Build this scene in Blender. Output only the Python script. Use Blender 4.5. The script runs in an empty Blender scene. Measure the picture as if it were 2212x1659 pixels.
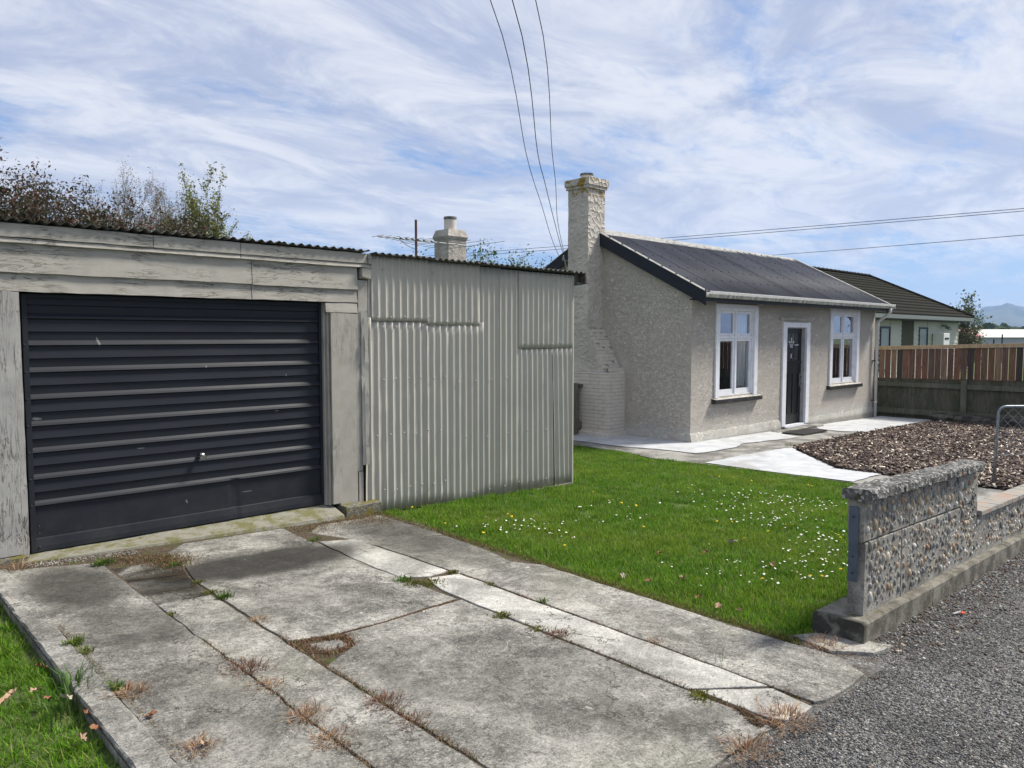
import bpy, bmesh, math, random
import numpy as np
from mathutils import Vector, Matrix, noise as mnoise
random.seed(7); rng = np.random.default_rng(7)
R = math.radians
scn = bpy.context.scene
COL = scn.collection

# ------------------------------------------------------------------ camera, sky, sun, exposure
cam = bpy.data.cameras.new('camera'); cam_ob = bpy.data.objects.new('camera', cam); COL.objects.link(cam_ob)
cam.sensor_width = 36; cam.lens = 36 * 1625 / 2212; cam.clip_start = .05; cam.clip_end = 20000
cam_ob.location = (0, 0, 1.65)
cam_ob.rotation_euler = (R(90) - math.atan(104.5 / 1625), 0, R(46.7 - 90))
scn.camera = cam_ob

SUN_EL, SUN_AZ = 50, -25          # azimuth measured from +X towards +Y
sd = Vector((math.cos(R(SUN_EL)) * math.cos(R(SUN_AZ)), math.cos(R(SUN_EL)) * math.sin(R(SUN_AZ)), math.sin(R(SUN_EL))))
sun = bpy.data.lights.new('sun', 'SUN'); sun.energy = 4.8; sun.angle = R(12); sun.color = (1, .945, .85)
sun_ob = bpy.data.objects.new('sun', sun); COL.objects.link(sun_ob)
sun_ob.rotation_euler = (-sd).to_track_quat('-Z', 'Y').to_euler()
scn.view_settings.view_transform = 'Standard'; scn.view_settings.look = 'None'
scn.view_settings.gamma = 1; scn.view_settings.exposure = 0.42
scn.view_settings.use_curve_mapping = False
try:
    scn.cycles.use_denoising = True
    scn.cycles.max_bounces = 8; scn.cycles.volume_bounces = 1
except Exception: pass


class NT:
    """tiny node-tree writer"""
    def __init__(s, tree): s.t = tree; s.pos = None
    def n(s, typ, **kw):
        nd = s.t.nodes.new(typ)
        for k, v in kw.items():
            if k.startswith('_'): setattr(nd, k[1:], v)
            else: s.put(nd.inputs[int(k[1:])] if k[0] == 'i' and k[1:].isdigit() else nd.inputs[k.replace('__', ' ')], v)
        return nd
    def put(s, sock, v):
        if isinstance(v, bpy.types.NodeSocket): s.t.links.new(v, sock)
        elif v is not None: sock.default_value = v if not (isinstance(v, tuple) and len(v) == 3 and sock.type == 'RGBA') else (*v, 1)
    def P(s):
        if s.pos is None: s.pos = s.n('ShaderNodeNewGeometry').outputs['Position']
        return s.pos
    def vec(s, scale=(1, 1, 1), rot=(0, 0, 0), loc=(0, 0, 0), src=None):
        return s.n('ShaderNodeMapping', i0=src or s.P(), i1=loc, i2=rot, i3=scale).outputs[0]
    def noise(s, scale=5., detail=4., rough=.55, vec=None, dist=0., col=False):
        nd = s.n('ShaderNodeTexNoise', Vector=vec or s.P(), Scale=float(scale), Detail=float(detail), Roughness=float(rough), Distortion=float(dist))
        return nd.outputs[1 if col else 0]
    def vor(s, scale=5., vec=None, feat='F1', out='Distance', rnd=1.):
        nd = s.n('ShaderNodeTexVoronoi', _feature=feat, Vector=vec or s.P(), Scale=float(scale), Randomness=float(rnd))
        return nd.outputs[out]
    def m(s, op, a, b=0., c=0., clamp=False):
        return s.n('ShaderNodeMath', _operation=op, _use_clamp=clamp, i0=a, i1=b, i2=c).outputs[0]
    def step(s, v, lo, hi, a=0., b=1.):
        return s.n('ShaderNodeMapRange', _interpolation_type='SMOOTHSTEP', i0=v, i1=float(lo), i2=float(hi), i3=float(a), i4=float(b)).outputs[0]
    def mix(s, f, a, b, mode='MIX'):
        nd = s.t.nodes.new('ShaderNodeMix'); nd.data_type = 'RGBA'; nd.blend_type = mode
        s.put(nd.inputs[0], f); s.put(nd.inputs[6], a); s.put(nd.inputs[7], b); return nd.outputs[2]
    def scale(s, c, f):  # colour times number
        nd = s.n('ShaderNodeVectorMath', _operation='SCALE', i0=c); s.put(nd.inputs[3], f); return nd.outputs[0]
    def bump(s, h, dist=.01, strength=1., normal=None):
        nd = s.n('ShaderNodeBump', Strength=float(strength), Distance=float(dist), Height=h)
        if normal: s.put(nd.inputs['Normal'], normal)
        return nd.outputs[0]
    def sep(s, v): return s.n('ShaderNodeSeparateXYZ', i0=v).outputs
    def blob(s, cx, cy, rx, ry, soft=.5, wob=.5, sc=3.):
        p = s.sep(s.P()); w = s.m('MULTIPLY', s.m('SUBTRACT', s.noise(sc, 3), .5), wob)
        dx = s.m('DIVIDE', s.m('SUBTRACT', p[0], cx), rx); dy = s.m('DIVIDE', s.m('SUBTRACT', p[1], cy), ry)
        d = s.m('ADD', s.m('SQRT', s.m('ADD', s.m('MULTIPLY', dx, dx), s.m('MULTIPLY', dy, dy))), w)
        return s.step(d, 1 - soft, 1 + soft, 1, 0)


def mat(name, fn=None, col=(.5, .5, .5), rough=.8, metal=0., spec=.25):
    m = bpy.data.materials.new(name); m.use_nodes = True; t = m.node_tree
    b = t.nodes['Principled BSDF']
    b.inputs['Base Color'].default_value = (*col, 1); b.inputs['Roughness'].default_value = rough
    b.inputs['Metallic'].default_value = metal; b.inputs['Specular IOR Level'].default_value = spec
    if fn:
        s = NT(t); r = fn(s)
        for k, v in r.items():
            key = {'col': 'Base Color', 'rough': 'Roughness', 'n': 'Normal', 'metal': 'Metallic', 'alpha': 'Alpha'}[k]
            s.put(b.inputs[key], v)
    return m


# ---- world: Nishita sky with a broken sheet of high cloud, the same all the way round
w = bpy.data.worlds.new('World'); scn.world = w; w.use_nodes = True
wt = NT(w.node_tree); bg = w.node_tree.nodes['Background']; bg.inputs['Strength'].default_value = .091
sky = wt.n('ShaderNodeTexSky', _sky_type='NISHITA', _sun_disc=False, _sun_elevation=R(SUN_EL), _sun_rotation=R(90 - SUN_AZ), _air_density=1.0, _dust_density=.6, _ozone_density=1.6)
tc = wt.n('ShaderNodeTexCoord').outputs['Generated']
dx, dy, dz = wt.sep(tc)[:3]
dzc = wt.m('MAXIMUM', dz, .0)
den = wt.m('ADD', dzc, .11)
pl = wt.n('ShaderNodeCombineXYZ', i0=wt.m('DIVIDE', dx, den), i1=wt.m('DIVIDE', dy, den), i2=0.).outputs[0]
# streak direction: rotate then stretch
v1 = wt.vec(scale=(.75, 1.25, 1), rot=(0, 0, R(-28)), loc=(1.3, .4, 0), src=pl)
v2 = wt.vec(scale=(1.3, 2.3, 1), rot=(0, 0, R(-20)), loc=(4.1, 2.2, 0), src=pl)
big = wt.noise(.75, 5, .55, vec=v1, dist=.5)
mid = wt.noise(1.5, 8, .62, vec=v2, dist=.35)
fin = wt.noise(5.5, 8, .68, vec=v2, dist=.7)
cov = wt.m('ADD', wt.m('ADD', wt.m('MULTIPLY', big, .48), wt.m('MULTIPLY', mid, .36)), wt.m('MULTIPLY', fin, .20))
band = wt.step(dz, .03, .16, -.12, .055)
cov = wt.m('ADD', cov, band)
hazeb = wt.step(dz, .0, .03, .16, 0)
cov = wt.m('ADD', wt.m('ADD', cov, hazeb), wt.step(dz, .22, .45, 0, .03))
mask = wt.step(cov, .395, .585)
mask = wt.m('MULTIPLY', mask, .96)
thick = wt.step(wt.noise(1.5, 9, .68, vec=wt.vec(scale=(.9, 1.4, 1), rot=(0, 0, R(-24)), loc=(7.3, 1.9, 0), src=pl), dist=.6), .36, .64)
cloud = wt.mix(thick, (3.9, 4.4, 5.9), (6.9, 7.05, 7.6))
low = wt.step(dz, .02, .3, 1, 0)
cloud = wt.mix(wt.m('MULTIPLY', low, .45), cloud, (6.9, 7.2, 8.2))
skyc = wt.mix(.5, sky.outputs[0], (1.25, 2.9, 7.0))
c = wt.mix(mask, skyc, cloud)
w.node_tree.links.new(c, bg.inputs['Color'])


# ------------------------------------------------------------------ geometry helpers
def g(x):                                   # the site falls gently towards the house
    if x < 1: return 0.
    if x < 9.5: return -.04 * (x - 1)
    if x < 12: return -.34
    return -.34 - .0185 * (min(x, 21) - 12)

def tag(o, label=None, cat=None, group=None, kind=None):
    if label: o['label'] = label
    if cat: o['category'] = cat
    if group: o['group'] = group
    if kind: o['kind'] = kind
    return o

def link(o, parent=None):
    COL.objects.link(o)
    if parent: o.parent = parent
    return o

def org(parent):
    v = Vector((0, 0, 0))
    while parent: v += Vector(parent.location); parent = parent.parent
    return v

def thing(name, label, cat, loc=(0, 0, 0), group=None, kind=None):
    o = bpy.data.objects.new(name, None); o.empty_display_size = .1; o.location = loc
    link(o); return tag(o, label, cat, group, kind)

class MB:
    def __init__(s): s.v = []; s.f = []
    def box(s, x0, x1, y0, y1, z0, z1):
        b = len(s.v); s.v += [(x, y, z) for z in (z0, z1) for x, y in ((x0, y0), (x1, y0), (x1, y1), (x0, y1))]
        s.f += [tuple(b + i for i in q) for q in ((3, 2, 1, 0), (4, 5, 6, 7), (0, 1, 5, 4), (1, 2, 6, 5), (2, 3, 7, 6), (3, 0, 4, 7))]; return s
    def hexa(s, pts):                     # 8 points, bottom 4 then top 4
        b = len(s.v); s.v += [tuple(p) for p in pts]
        s.f += [tuple(b + i for i in q) for q in ((3, 2, 1, 0), (4, 5, 6, 7), (0, 1, 5, 4), (1, 2, 6, 5), (2, 3, 7, 6), (3, 0, 4, 7))]; return s
    def prism(s, pts, z0, z1, dz=None):   # pts xy; z may follow ground with dz function
        b = len(s.v); n = len(pts)
        zf = dz or (lambda x, y: 0)
        s.v += [(x, y, z0 + zf(x, y)) for x, y in pts] + [(x, y, z1 + zf(x, y)) for x, y in pts]
        s.f += [tuple(b + n - 1 - i for i in range(n)), tuple(b + n + i for i in range(n))]
        s.f += [(b + i, b + (i + 1) % n, b + n + (i + 1) % n, b + n + i) for i in range(n)]; return s
    def extr(s, prof, a, d, ax):          # closed profile [(p,q)...] swept from a to d along axis ax
        b = len(s.v); n = len(prof)
        def P(p, q, t): return {0: (t, p, q), 1: (p, t, q), 2: (p, q, t)}[ax]
        s.v += [P(p, q, a) for p, q in prof] + [P(p, q, d) for p, q in prof]
        s.f += [tuple(b + n - 1 - i for i in range(n)), tuple(b + n + i for i in range(n))]
        s.f += [(b + i, b + (i + 1) % n, b + n + (i + 1) % n, b + n + i) for i in range(n)]; return s
    def tube(s, pts, r, n=6, cap=True):
        pts = [Vector(p) for p in pts]; rs = r if isinstance(r, (list, tuple)) else [r] * len(pts)
        rings = []; up = None
        for i, p in enumerate(pts):
            t = (pts[min(i + 1, len(pts) - 1)] - pts[max(i - 1, 0)]).normalized()
            if up is None: up = Vector((0, 0, 1)) if abs(t.z) < .9 else Vector((1, 0, 0))
            a = t.cross(up).normalized(); bb = a.cross(t).normalized(); up = bb
            k = len(s.v); rings.append(k)
            s.v += [tuple(p + (a * math.cos(2 * math.pi * j / n) + bb * math.sin(2 * math.pi * j / n)) * rs[i]) for j in range(n)]
        for k0, k1 in zip(rings, rings[1:]):
            s.f += [(k0 + j, k1 + j, k1 + (j + 1) % n, k0 + (j + 1) % n) for j in range(n)]
        if cap: s.f += [tuple(rings[0] + j for j in range(n)), tuple(rings[-1] + n - 1 - j for j in range(n))]
        return s
    def lathe(s, cx, cy, prof, n=20):
        b = len(s.v)
        for r, z in prof: s.v += [(cx + r * math.cos(2 * math.pi * j / n), cy + r * math.sin(2 * math.pi * j / n), z) for j in range(n)]
        for k in range(len(prof) - 1):
            s.f += [(b + k * n + j, b + k * n + (j + 1) % n, b + (k + 1) * n + (j + 1) % n, b + (k + 1) * n + j) for j in range(n)]
        s.f.append(tuple(b + n - 1 - j for j in range(n))); s.f.append(tuple(b + (len(prof) - 1) * n + j for j in range(n))); return s
    def mesh(s, name, m=None, off=Vector((0, 0, 0)), smooth=False, fix=False):
        me = bpy.data.meshes.new(name)
        me.from_pydata([(x - off.x, y - off.y, z - off.z) for x, y, z in s.v], [], s.f)
        if fix:
            bm = bmesh.new(); bm.from_mesh(me); bmesh.ops.recalc_face_normals(bm, faces=bm.faces); bm.to_mesh(me); bm.free()
        if m: me.materials.append(m)
        if smooth: me.polygons.foreach_set('use_smooth', [True] * len(me.polygons))
        me.update(); return me
    def build(s, name, m, parent=None, smooth=False, bevel=0, fix=True, subd=0):
        me = s.mesh(name, m, org(parent), smooth, fix)
        o = link(bpy.data.objects.new(name, me), parent)
        if bevel:
            b = o.modifiers.new('b', 'BEVEL'); b.width = bevel; b.segments = 2; b.limit_method = 'ANGLE'; b.angle_limit = R(40)
        return o

def plank(a, b, cs, ax, jit=.002, seg=.12, rnd=None):
    """board of cross-section cs [(p,q)] along axis ax from a to b with wobbly worn edges"""
    r = rnd or random; m = MB(); n = max(2, int(abs(b - a) / seg)); k = len(cs)
    def P(p, q, t): return {0: (t, p, q), 1: (p, t, q), 2: (p, q, t)}[ax]
    for i in range(n + 1):
        t = a + (b - a) * i / n
        for p, q in cs: m.v.append(P(p + r.uniform(-jit, jit) * .6, q + r.uniform(-jit, jit), t))
    for i in range(n):
        for j in range(k): m.f.append((i * k + j, i * k + (j + 1) % k, (i + 1) * k + (j + 1) % k, (i + 1) * k + j))
    m.f += [tuple(range(k - 1, -1, -1)), tuple(n * k + j for j in range(k))]
    return m

def rect(p0, p1, q0, q1, ch=.003): return [(p0 + ch, q0), (p1 - ch, q0), (p1, q0 + ch), (p1, q1 - ch), (p1 - ch, q1), (p0 + ch, q1), (p0, q1 - ch), (p0, q0 + ch)]

def np_mesh(name, V, F, m, col=None, parent=None, smooth=False):
    me = bpy.data.meshes.new(name); V = np.asarray(V, np.float32); F = np.asarray(F, np.int32); k = F.shape[1]
    me.vertices.add(len(V)); me.vertices.foreach_set('co', V.ravel())
    me.loops.add(F.size); me.loops.foreach_set('vertex_index', F.ravel())
    me.polygons.add(len(F)); me.polygons.foreach_set('loop_start', np.arange(0, F.size, k, dtype=np.int32))
    me.polygons.foreach_set('loop_total', np.full(len(F), k, np.int32))
    if smooth: me.polygons.foreach_set('use_smooth', np.ones(len(F), bool))
    if col is not None:
        a = me.attributes.new('tint', 'FLOAT_COLOR', 'POINT'); c4 = np.ones((len(V), 4), np.float32); c4[:, :3] = col; a.data.foreach_set('color', c4.ravel())
    me.materials.append(m); me.update(calc_edges=True); me.validate()
    return link(bpy.data.objects.new(name, me), parent)

def scatter(name, bv, bf, pos, rot, sc, m, cols, parent=None):
    """bv base verts (n,3), rot (k,3,3), sc (k,3)"""
    bv = np.asarray(bv, float); k = len(pos); n = len(bv)
    V = np.einsum('kij,knj->kni', rot, bv[None] * sc[:, None, :]) + pos[:, None, :]
    F = (np.asarray(bf)[None] + (np.arange(k) * n)[:, None, None]).reshape(-1, np.asarray(bf).shape[1])
    C = np.repeat(cols, n, axis=0)
    return np_mesh(name, V.reshape(-1, 3), F, m, C, parent)

def rots(yaw, tiltx, tilty):
    cy, sy = np.cos(yaw), np.sin(yaw); cx, sx = np.cos(tiltx), np.sin(tiltx); cz, sz = np.cos(tilty), np.sin(tilty)
    z = np.zeros_like(yaw); o = np.ones_like(yaw)
    A = np.stack([np.stack([cy, -sy, z], -1), np.stack([sy, cy, z], -1), np.stack([z, z, o], -1)], -2)
    B = np.stack([np.stack([o, z, z], -1), np.stack([z, cx, -sx], -1), np.stack([z, sx, cx], -1)], -2)
    Cc = np.stack([np.stack([cz, z, sz], -1), np.stack([z, o, z], -1), np.stack([-sz, z, cz], -1)], -2)
    return A @ B @ Cc

def inpoly(x, y, poly):
    x = np.asarray(x); y = np.asarray(y); c = np.zeros(x.shape, bool); n = len(poly)
    for i in range(n):
        x0, y0 = poly[i]; x1, y1 = poly[(i + 1) % n]
        if y0 == y1: continue
        c ^= ((y0 > y) != (y1 > y)) & (x < (x1 - x0) * (y - y0) / (y1 - y0) + x0)
    return c

def gv(x):
    x = np.asarray(x, float)
    return np.where(x < 1, 0, np.where(x < 9.5, -.04 * (x - 1), np.where(x < 12, -.34, -.34 - .0185 * (np.minimum(x, 21) - 12))))

def sheet(name, poly, dz, m, step=.5, parent=None, jag=0., zf=None, thick=0):
    bm = bmesh.new(); vs = [bm.verts.new((x, y, 0)) for x, y in poly]; bm.faces.new(vs)
    xs = [p[0] for p in poly]; ys = [p[1] for p in poly]
    ks = [1, 9.5, 12, 21] + list(np.arange(math.ceil(max(min(xs), -40) / step) * step, min(max(xs), 60), step))
    for k in ks:
        if min(xs) < k < max(xs): bmesh.ops.bisect_plane(bm, geom=bm.verts[:] + bm.edges[:] + bm.faces[:], plane_co=(k, 0, 0), plane_no=(1, 0, 0))
    if zf:
        for k in np.arange(math.ceil(min(ys) / step) * step, max(ys), step):
            bmesh.ops.bisect_plane(bm, geom=bm.verts[:] + bm.edges[:] + bm.faces[:], plane_co=(0, k, 0), plane_no=(0, 1, 0))
    if jag:
        for _ in range(2): bmesh.ops.subdivide_edges(bm, edges=[e for e in bm.edges if e.is_boundary and e.calc_length() > .12], cuts=1)
        for v in bm.verts:
            if v.is_boundary:
                d = mnoise.noise_vector(Vector((v.co.x * 5, v.co.y * 5, 3))); v.co.x += d.x * jag; v.co.y += d.y * jag
    bmesh.ops.triangulate(bm, faces=[f for f in bm.faces if len(f.verts) > 4])
    for v in bm.verts: v.co.z = g(v.co.x) + dz + (zf(v.co.x, v.co.y) if zf else 0)
    bmesh.ops.recalc_face_normals(bm, faces=bm.faces)
    for f in bm.faces:
        if f.normal.z < 0: f.normal_flip()
    if thick:
        r = bmesh.ops.extrude_face_region(bm, geom=bm.faces[:])
        for e in r['geom']:
            if isinstance(e, bmesh.types.BMVert): e.co.z += 0
        for v in bm.verts: pass
        top = [e for e in r['geom'] if isinstance(e, bmesh.types.BMVert)]
        tops = set(top)
        for v in bm.verts:
            if v not in tops: v.co.z -= thick
        bmesh.ops.recalc_face_normals(bm, faces=bm.faces)
    me = bpy.data.meshes.new(name); o_ = org(parent)
    for v in bm.verts: v.co -= o_
    bm.to_mesh(me); bm.free(); me.materials.append(m)
    return link(bpy.data.objects.new(name, me), parent)

def corr(name, o, u, v, wid, length, m, parent, n=None, pitch=.084, amp=.013, rows=8, dent=0., slant=(0, 0), bot=0., seed=0, per=8, curl=0.):
    """corrugated sheet; o origin, u across the ridges, v along them, n normal"""
    o, u, v = Vector(o), Vector(u).normalized(), Vector(v).normalized(); n = Vector(n) if n else u.cross(v)
    nc = max(2, int(wid / pitch * per)); V = []; F = []; off = org(parent)
    for j in range(rows + 1):
        t = j / rows
        for i in range(nc + 1):
            s_ = wid * i / nc; ph = (o.x + s_) / .088 if abs(v.z) > .9 else s_ / pitch
            a = amp * (2 * (.5 + .5 * math.sin(2 * math.pi * ph)) ** (3.6 if abs(v.z) > .9 else 1.) - 1)
            if dent:
                q = Vector((s_ * 7 + seed, t * length * 3, seed)); a += dent * .6 * mnoise.noise(q)
                q2 = Vector((s_ * 22 + seed, t * length * 9, seed)); a *= 1 - min(.7, max(0, mnoise.noise(q2) - .35) * 2.5) * min(1, dent * 120)
                a += dent * .5 * max(0, mnoise.noise(q2 * 1.3) - .2)
            if curl and i < 4 : a += curl * (4 - i) / 4 * (0.6 + mnoise.noise(Vector((seed, t * 9, 0))))
            x = s_ + slant[0] * (1 - t) * (s_ / wid) + slant[1] * (1 - t)
            p = o + u * x + v * (t * length + (bot * (s_ / wid) if j == 0 else 0)) + n * a
            V.append(tuple(p - off))
    k = nc + 1
    for j in range(rows):
        for i in range(nc): F.append((j * k + i, j * k + i + 1, (j + 1) * k + i + 1, (j + 1) * k + i))
    me = bpy.data.meshes.new(name); me.from_pydata(V, [], F); me.materials.append(m)
    me.polygons.foreach_set('use_smooth', [True] * len(F)); me.update()
    ob = link(bpy.data.objects.new(name, me), parent)
    so = ob.modifiers.new('t', 'SOLIDIFY'); so.thickness = .0012; so.offset = 0
    return ob


def inst(name, me, parent, loc, rot=(0, 0, 0), sc=(1, 1, 1)):
    o = bpy.data.objects.new(name, me); o.location = Vector(loc) - org(parent); o.rotation_euler = rot; o.scale = sc
    return link(o, parent)


# ------------------------------------------------------------------ materials
def f_timber(axis, base=(.345, .335, .305), crack=1., wear=.5):
    def f(s):
        sc = {0: (3, 26, 26), 2: (26, 26, 2.6)}[axis]; v = s.vec(scale=sc)
        sc2 = {0: (7, 70, 70), 2: (70, 70, 6)}[axis]; v2 = s.vec(scale=sc2)
        k = s.noise(1, 6, .65, vec=v, dist=.9); k2 = s.noise(1, 4, .6, vec=v2, dist=.4)
        reg = s.step(s.noise(1.7, 3), .44, .60)
        ridge = s.m('ABSOLUTE', s.m('SUBTRACT', k, .5))
        cr = s.m('MULTIPLY', s.step(ridge, .0, .022, 1, 0), s.m('ADD', s.m('MULTIPLY', reg, .9), .12), clamp=True)
        flake = s.m('MULTIPLY', s.step(k2, .60, .68), s.m('MULTIPLY', reg, wear))
        dirt = s.noise(6, 4, .6)
        c = s.mix(s.step(dirt, .35, .75), base, tuple(x * .86 for x in base))
        c = s.mix(flake, c, (.20, .185, .16))
        c = s.mix(s.m('MULTIPLY', cr, crack), c, (.10, .095, .085))
        h = s.m('SUBTRACT', s.m('MULTIPLY', k2, .10 + .2 * min(wear, 1)), s.m('ADD', cr, s.m('MULTIPLY', flake, .6)))
        return dict(col=c, rough=.62, n=s.bump(h, .006, .7))
    return f
M_board = mat('painted board', f_timber(0, (.385, .363, .318), .8)); M_post = mat('painted post', f_timber(2, (.365, .344, .30), .8))
M_oldpost = mat('weathered painted post', f_timber(2, (.37, .36, .34), 1.3, 1.3))
M_smooth = mat('smooth painted board', f_timber(2, (.365, .346, .305), .18, .08))

def f_iron(s):
    base = (.465, .442, .385)
    z = s.sep(s.P())[2]
    n1 = s.noise(3, 4, .6); n2 = s.noise(1, 5, .6, vec=s.vec(scale=(30, 30, 4)))
    c = s.mix(s.step(n1, .3, .75), base, (.425, .405, .352))
    ch = s.step(s.noise(1, 5, .7, vec=s.vec(scale=(45, 45, 12))), .70, .74)
    ch = s.m('MULTIPLY', ch, s.step(s.noise(1.3, 3), .45, .6))
    c = s.mix(s.m('MULTIPLY', ch, .8), c, (.16, .15, .135))
    d = s.step(z, -.25, -.02, .3, 0); c = s.mix(s.m('MULTIPLY', d, s.step(n1, .35, .6)), c, (.17, .165, .14))
    return dict(col=c, rough=.5, n=s.bump(s.m('SUBTRACT', s.m('MULTIPLY', n2, .15), ch), .003, .5))
M_iron = mat('painted iron', f_iron)
def f_rust(s):
    n = s.noise(9, 5, .6)
    return dict(col=s.mix(s.step(n, .4, .65), (.11, .115, .11), (.07, .055, .045)), rough=.6, n=s.bump(n, .003, .5))
M_roofiron = mat('weathered roof iron', f_rust)
def f_door(s):
    n = s.noise(4, 5, .6, vec=s.vec(scale=(1, 1, 4))); sp = s.step(s.noise(60, 3, .7), .72, .80)
    dz_ = s.step(s.sep(s.P())[2], 0, .5, 1, .25)
    c = s.mix(n, (.012, .015, .021), (.018, .021, .028)); c = s.mix(s.m('MULTIPLY', sp, s.m('MULTIPLY', dz_, .30)), c, (.2, .21, .2))
    P_ = s.sep(s.P())
    for mx, mz, rx_, rz_ in ((1.71, 1.60, .009, .038), (2.55, 1.38, .006, .012), (3.30, 1.28, .005, .015), (2.36, .22, .008, .016), (1.27, 1.02, .03, .012), (3.2, .95, .02, .006), (2.0, .72, .035, .004), (2.9, .23, .05, .004)):
        ddx = s.m('DIVIDE', s.m('SUBTRACT', s.m('ADD', P_[0], s.m('MULTIPLY', P_[2], .25)), mx + .25 * mz), rx_); ddz = s.m('DIVIDE', s.m('SUBTRACT', P_[2], mz), rz_)
        dd = s.m('ADD', s.m('ADD', s.m('MULTIPLY', ddx, ddx), s.m('MULTIPLY', ddz, ddz)), s.m('MULTIPLY', s.m('SUBTRACT', s.noise(60, 3), .5), 3.0))
        c = s.mix(s.m('MULTIPLY', s.step(dd, .4, 1.2, 1, 0), .6), c, (.22, .23, .23))
    dust = s.m('MULTIPLY', s.step(P_[2], .0, .55, 1, 0), s.step(s.noise(5, 5, .7), .35, .7)); c = s.mix(s.m('MULTIPLY', dust, .08), c, (.16, .15, .13))
    return dict(col=c, rough=s.m('ADD', s.m('MULTIPLY', n, .2), .42), n=s.bump(n, .003, .3))
M_gdoor = mat('black garage door enamel', f_door)
M_navy = mat('dark navy trim', lambda s: dict(col=s.mix(s.noise(8, 4), (.010, .013, .022), (.018, .021, .030)), rough=.45))
M_blackwood = mat('black door paint', lambda s: dict(col=s.mix(s.noise(20, 4), (.012, .013, .015), (.022, .022, .024)), rough=.35))

HOUSEC = (.61, .562, .495)
def f_stucco(s):
    wv = s.noise(3, 3, .5, col=True)
    v = s.n('ShaderNodeVectorMath', _operation='ADD', i0=s.P(), i1=s.scale(wv, .22)).outputs[0]
    a = s.noise(25, 3, .5, vec=s.vec(scale=(1, 1, 2.0), rot=(.5, .5, 0), src=v), dist=1.4); b = s.noise(40, 4, .6, dist=.8)
    rd = s.m('ABSOLUTE', s.m('SUBTRACT', a, .5)); rd = s.step(rd, 0, .07, 1, 0)
    z = s.sep(s.P())[2]
    base = s.mix(s.step(s.noise(1.2, 4), .35, .7), HOUSEC, tuple(x * .95 for x in HOUSEC))
    pale = s.m('MULTIPLY', s.step(z, -.22, .0, 1, 0), s.step(s.noise(4, 3), .34, .5))
    base = s.mix(s.m('MULTIPLY', pale, .75), base, (.64, .63, .58))
    base = s.mix(s.m('MULTIPLY', s.step(z, -.40, -.30, 1, 0), .55), base, (.16, .15, .13))
    return dict(col=base, rough=.72, n=s.bump(s.m('ADD', rd, s.m('MULTIPLY', b, .6)), .014, .9))
M_stucco = mat('stucco', f_stucco)
def f_scallop(s):
    wv = s.noise(4, 2, .5, col=True)
    v = s.n('ShaderNodeVectorMath', _operation='ADD', i0=s.P(), i1=s.scale(wv, .10)).outputs[0]
    p = s.sep(v); v = s.n('ShaderNodeCombineXYZ', i0=s.m('SUBTRACT', p[0], p[1]), i1=s.m('MULTIPLY', p[2], 1.15), i2=0.).outputs[0]
    e = s.vor(8.0, vec=v, feat='DISTANCE_TO_EDGE', out='Distance')
    h = s.step(e, .0, .22, 1, 0); gate = s.step(s.noise(7, 2), .35, .6)
    h = s.m('MULTIPLY', h, gate); tilt = s.vor(8.0, vec=v, feat='F1', out='Distance')
    b = s.noise(40, 4, .6)
    z = s.sep(s.P())[2]
    c = s.mix(s.step(s.noise(2.5, 4), .4, .7), tuple(x * .84 for x in HOUSEC), tuple(x * .68 for x in HOUSEC))
    lich = s.m('MULTIPLY', s.step(z, 4.36, 4.52), s.step(s.noise(6.5, 4, .65), .52, .58))
    c = s.mix(lich, c, (.30, .19, .035)); dk = s.m('MULTIPLY', s.step(z, 4.30, 4.48), s.step(s.noise(16, 4, .7), .5, .6)); c = s.mix(s.m('MULTIPLY', dk, .4), c, (.12, .115, .10))
    hh = s.m('ADD', s.m('ADD', h, s.m('MULTIPLY', tilt, .9)), s.m('MULTIPLY', b, .3))
    return dict(col=c, rough=.7, n=s.bump(hh, .013, .9))
M_scallop = mat('scalloped stucco', f_scallop)
M_stuccoc = mat('rough chimney render', lambda s: dict(col=s.mix(s.step(s.noise(4, 5, .65), .42, .60), tuple(x * .75 for x in HOUSEC), tuple(x * .5 for x in HOUSEC)), rough=.75, n=s.bump(s.m('ADD', s.noise(9, 4, .6, dist=1.), s.m('MULTIPLY', s.noise(40, 3), .3)), .03, .9)))
M_pbrick = mat('painted brick', lambda s: dict(col=s.mix(s.step(s.noise(5, 4), .35, .7), HOUSEC, tuple(x * .9 for x in HOUSEC)), rough=.7, n=s.bump(s.noise(45, 5, .6), .006, .6)))
M_mortar = mat('painted mortar', lambda s: dict(col=s.mix(s.step(s.noise(9, 4, .7), .52, .62), (.34, .31, .27), (.12, .11, .09)), rough=.85, n=s.bump(s.noise(60, 4), .006, .7)))
M_white = mat('white gloss paint', lambda s: dict(col=s.mix(s.step(s.noise(7, 4, .6), .4, .8), (.76, .77, .80), (.62, .63, .66)), rough=.38, n=s.bump(s.noise(30, 3), .002, .3)))
M_reveal = mat('worn reveal greyed for shade', lambda s: dict(col=s.mix(s.step(s.noise(1, 4, vec=s.vec(scale=(40, 40, 5))), .4, .7), (.42, .43, .45), (.30, .31, .32)), rough=.5))  # grey where the casing is white: jamb shade put into the base colour
def f_roof(s):
    n = s.noise(1, 3, .5, vec=s.vec(scale=(1.31, .25, .25))); n2 = s.noise(25, 4)
    c = s.mix(s.step(n, .35, .65), (.040, .045, .058), (.062, .068, .086)); c = s.mix(s.m('MULTIPLY', n2, .2), c, (.07, .072, .082))
    return dict(col=c, rough=.58)
M_roof = mat('slate grey roof iron', f_roof, spec=.10)
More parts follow.
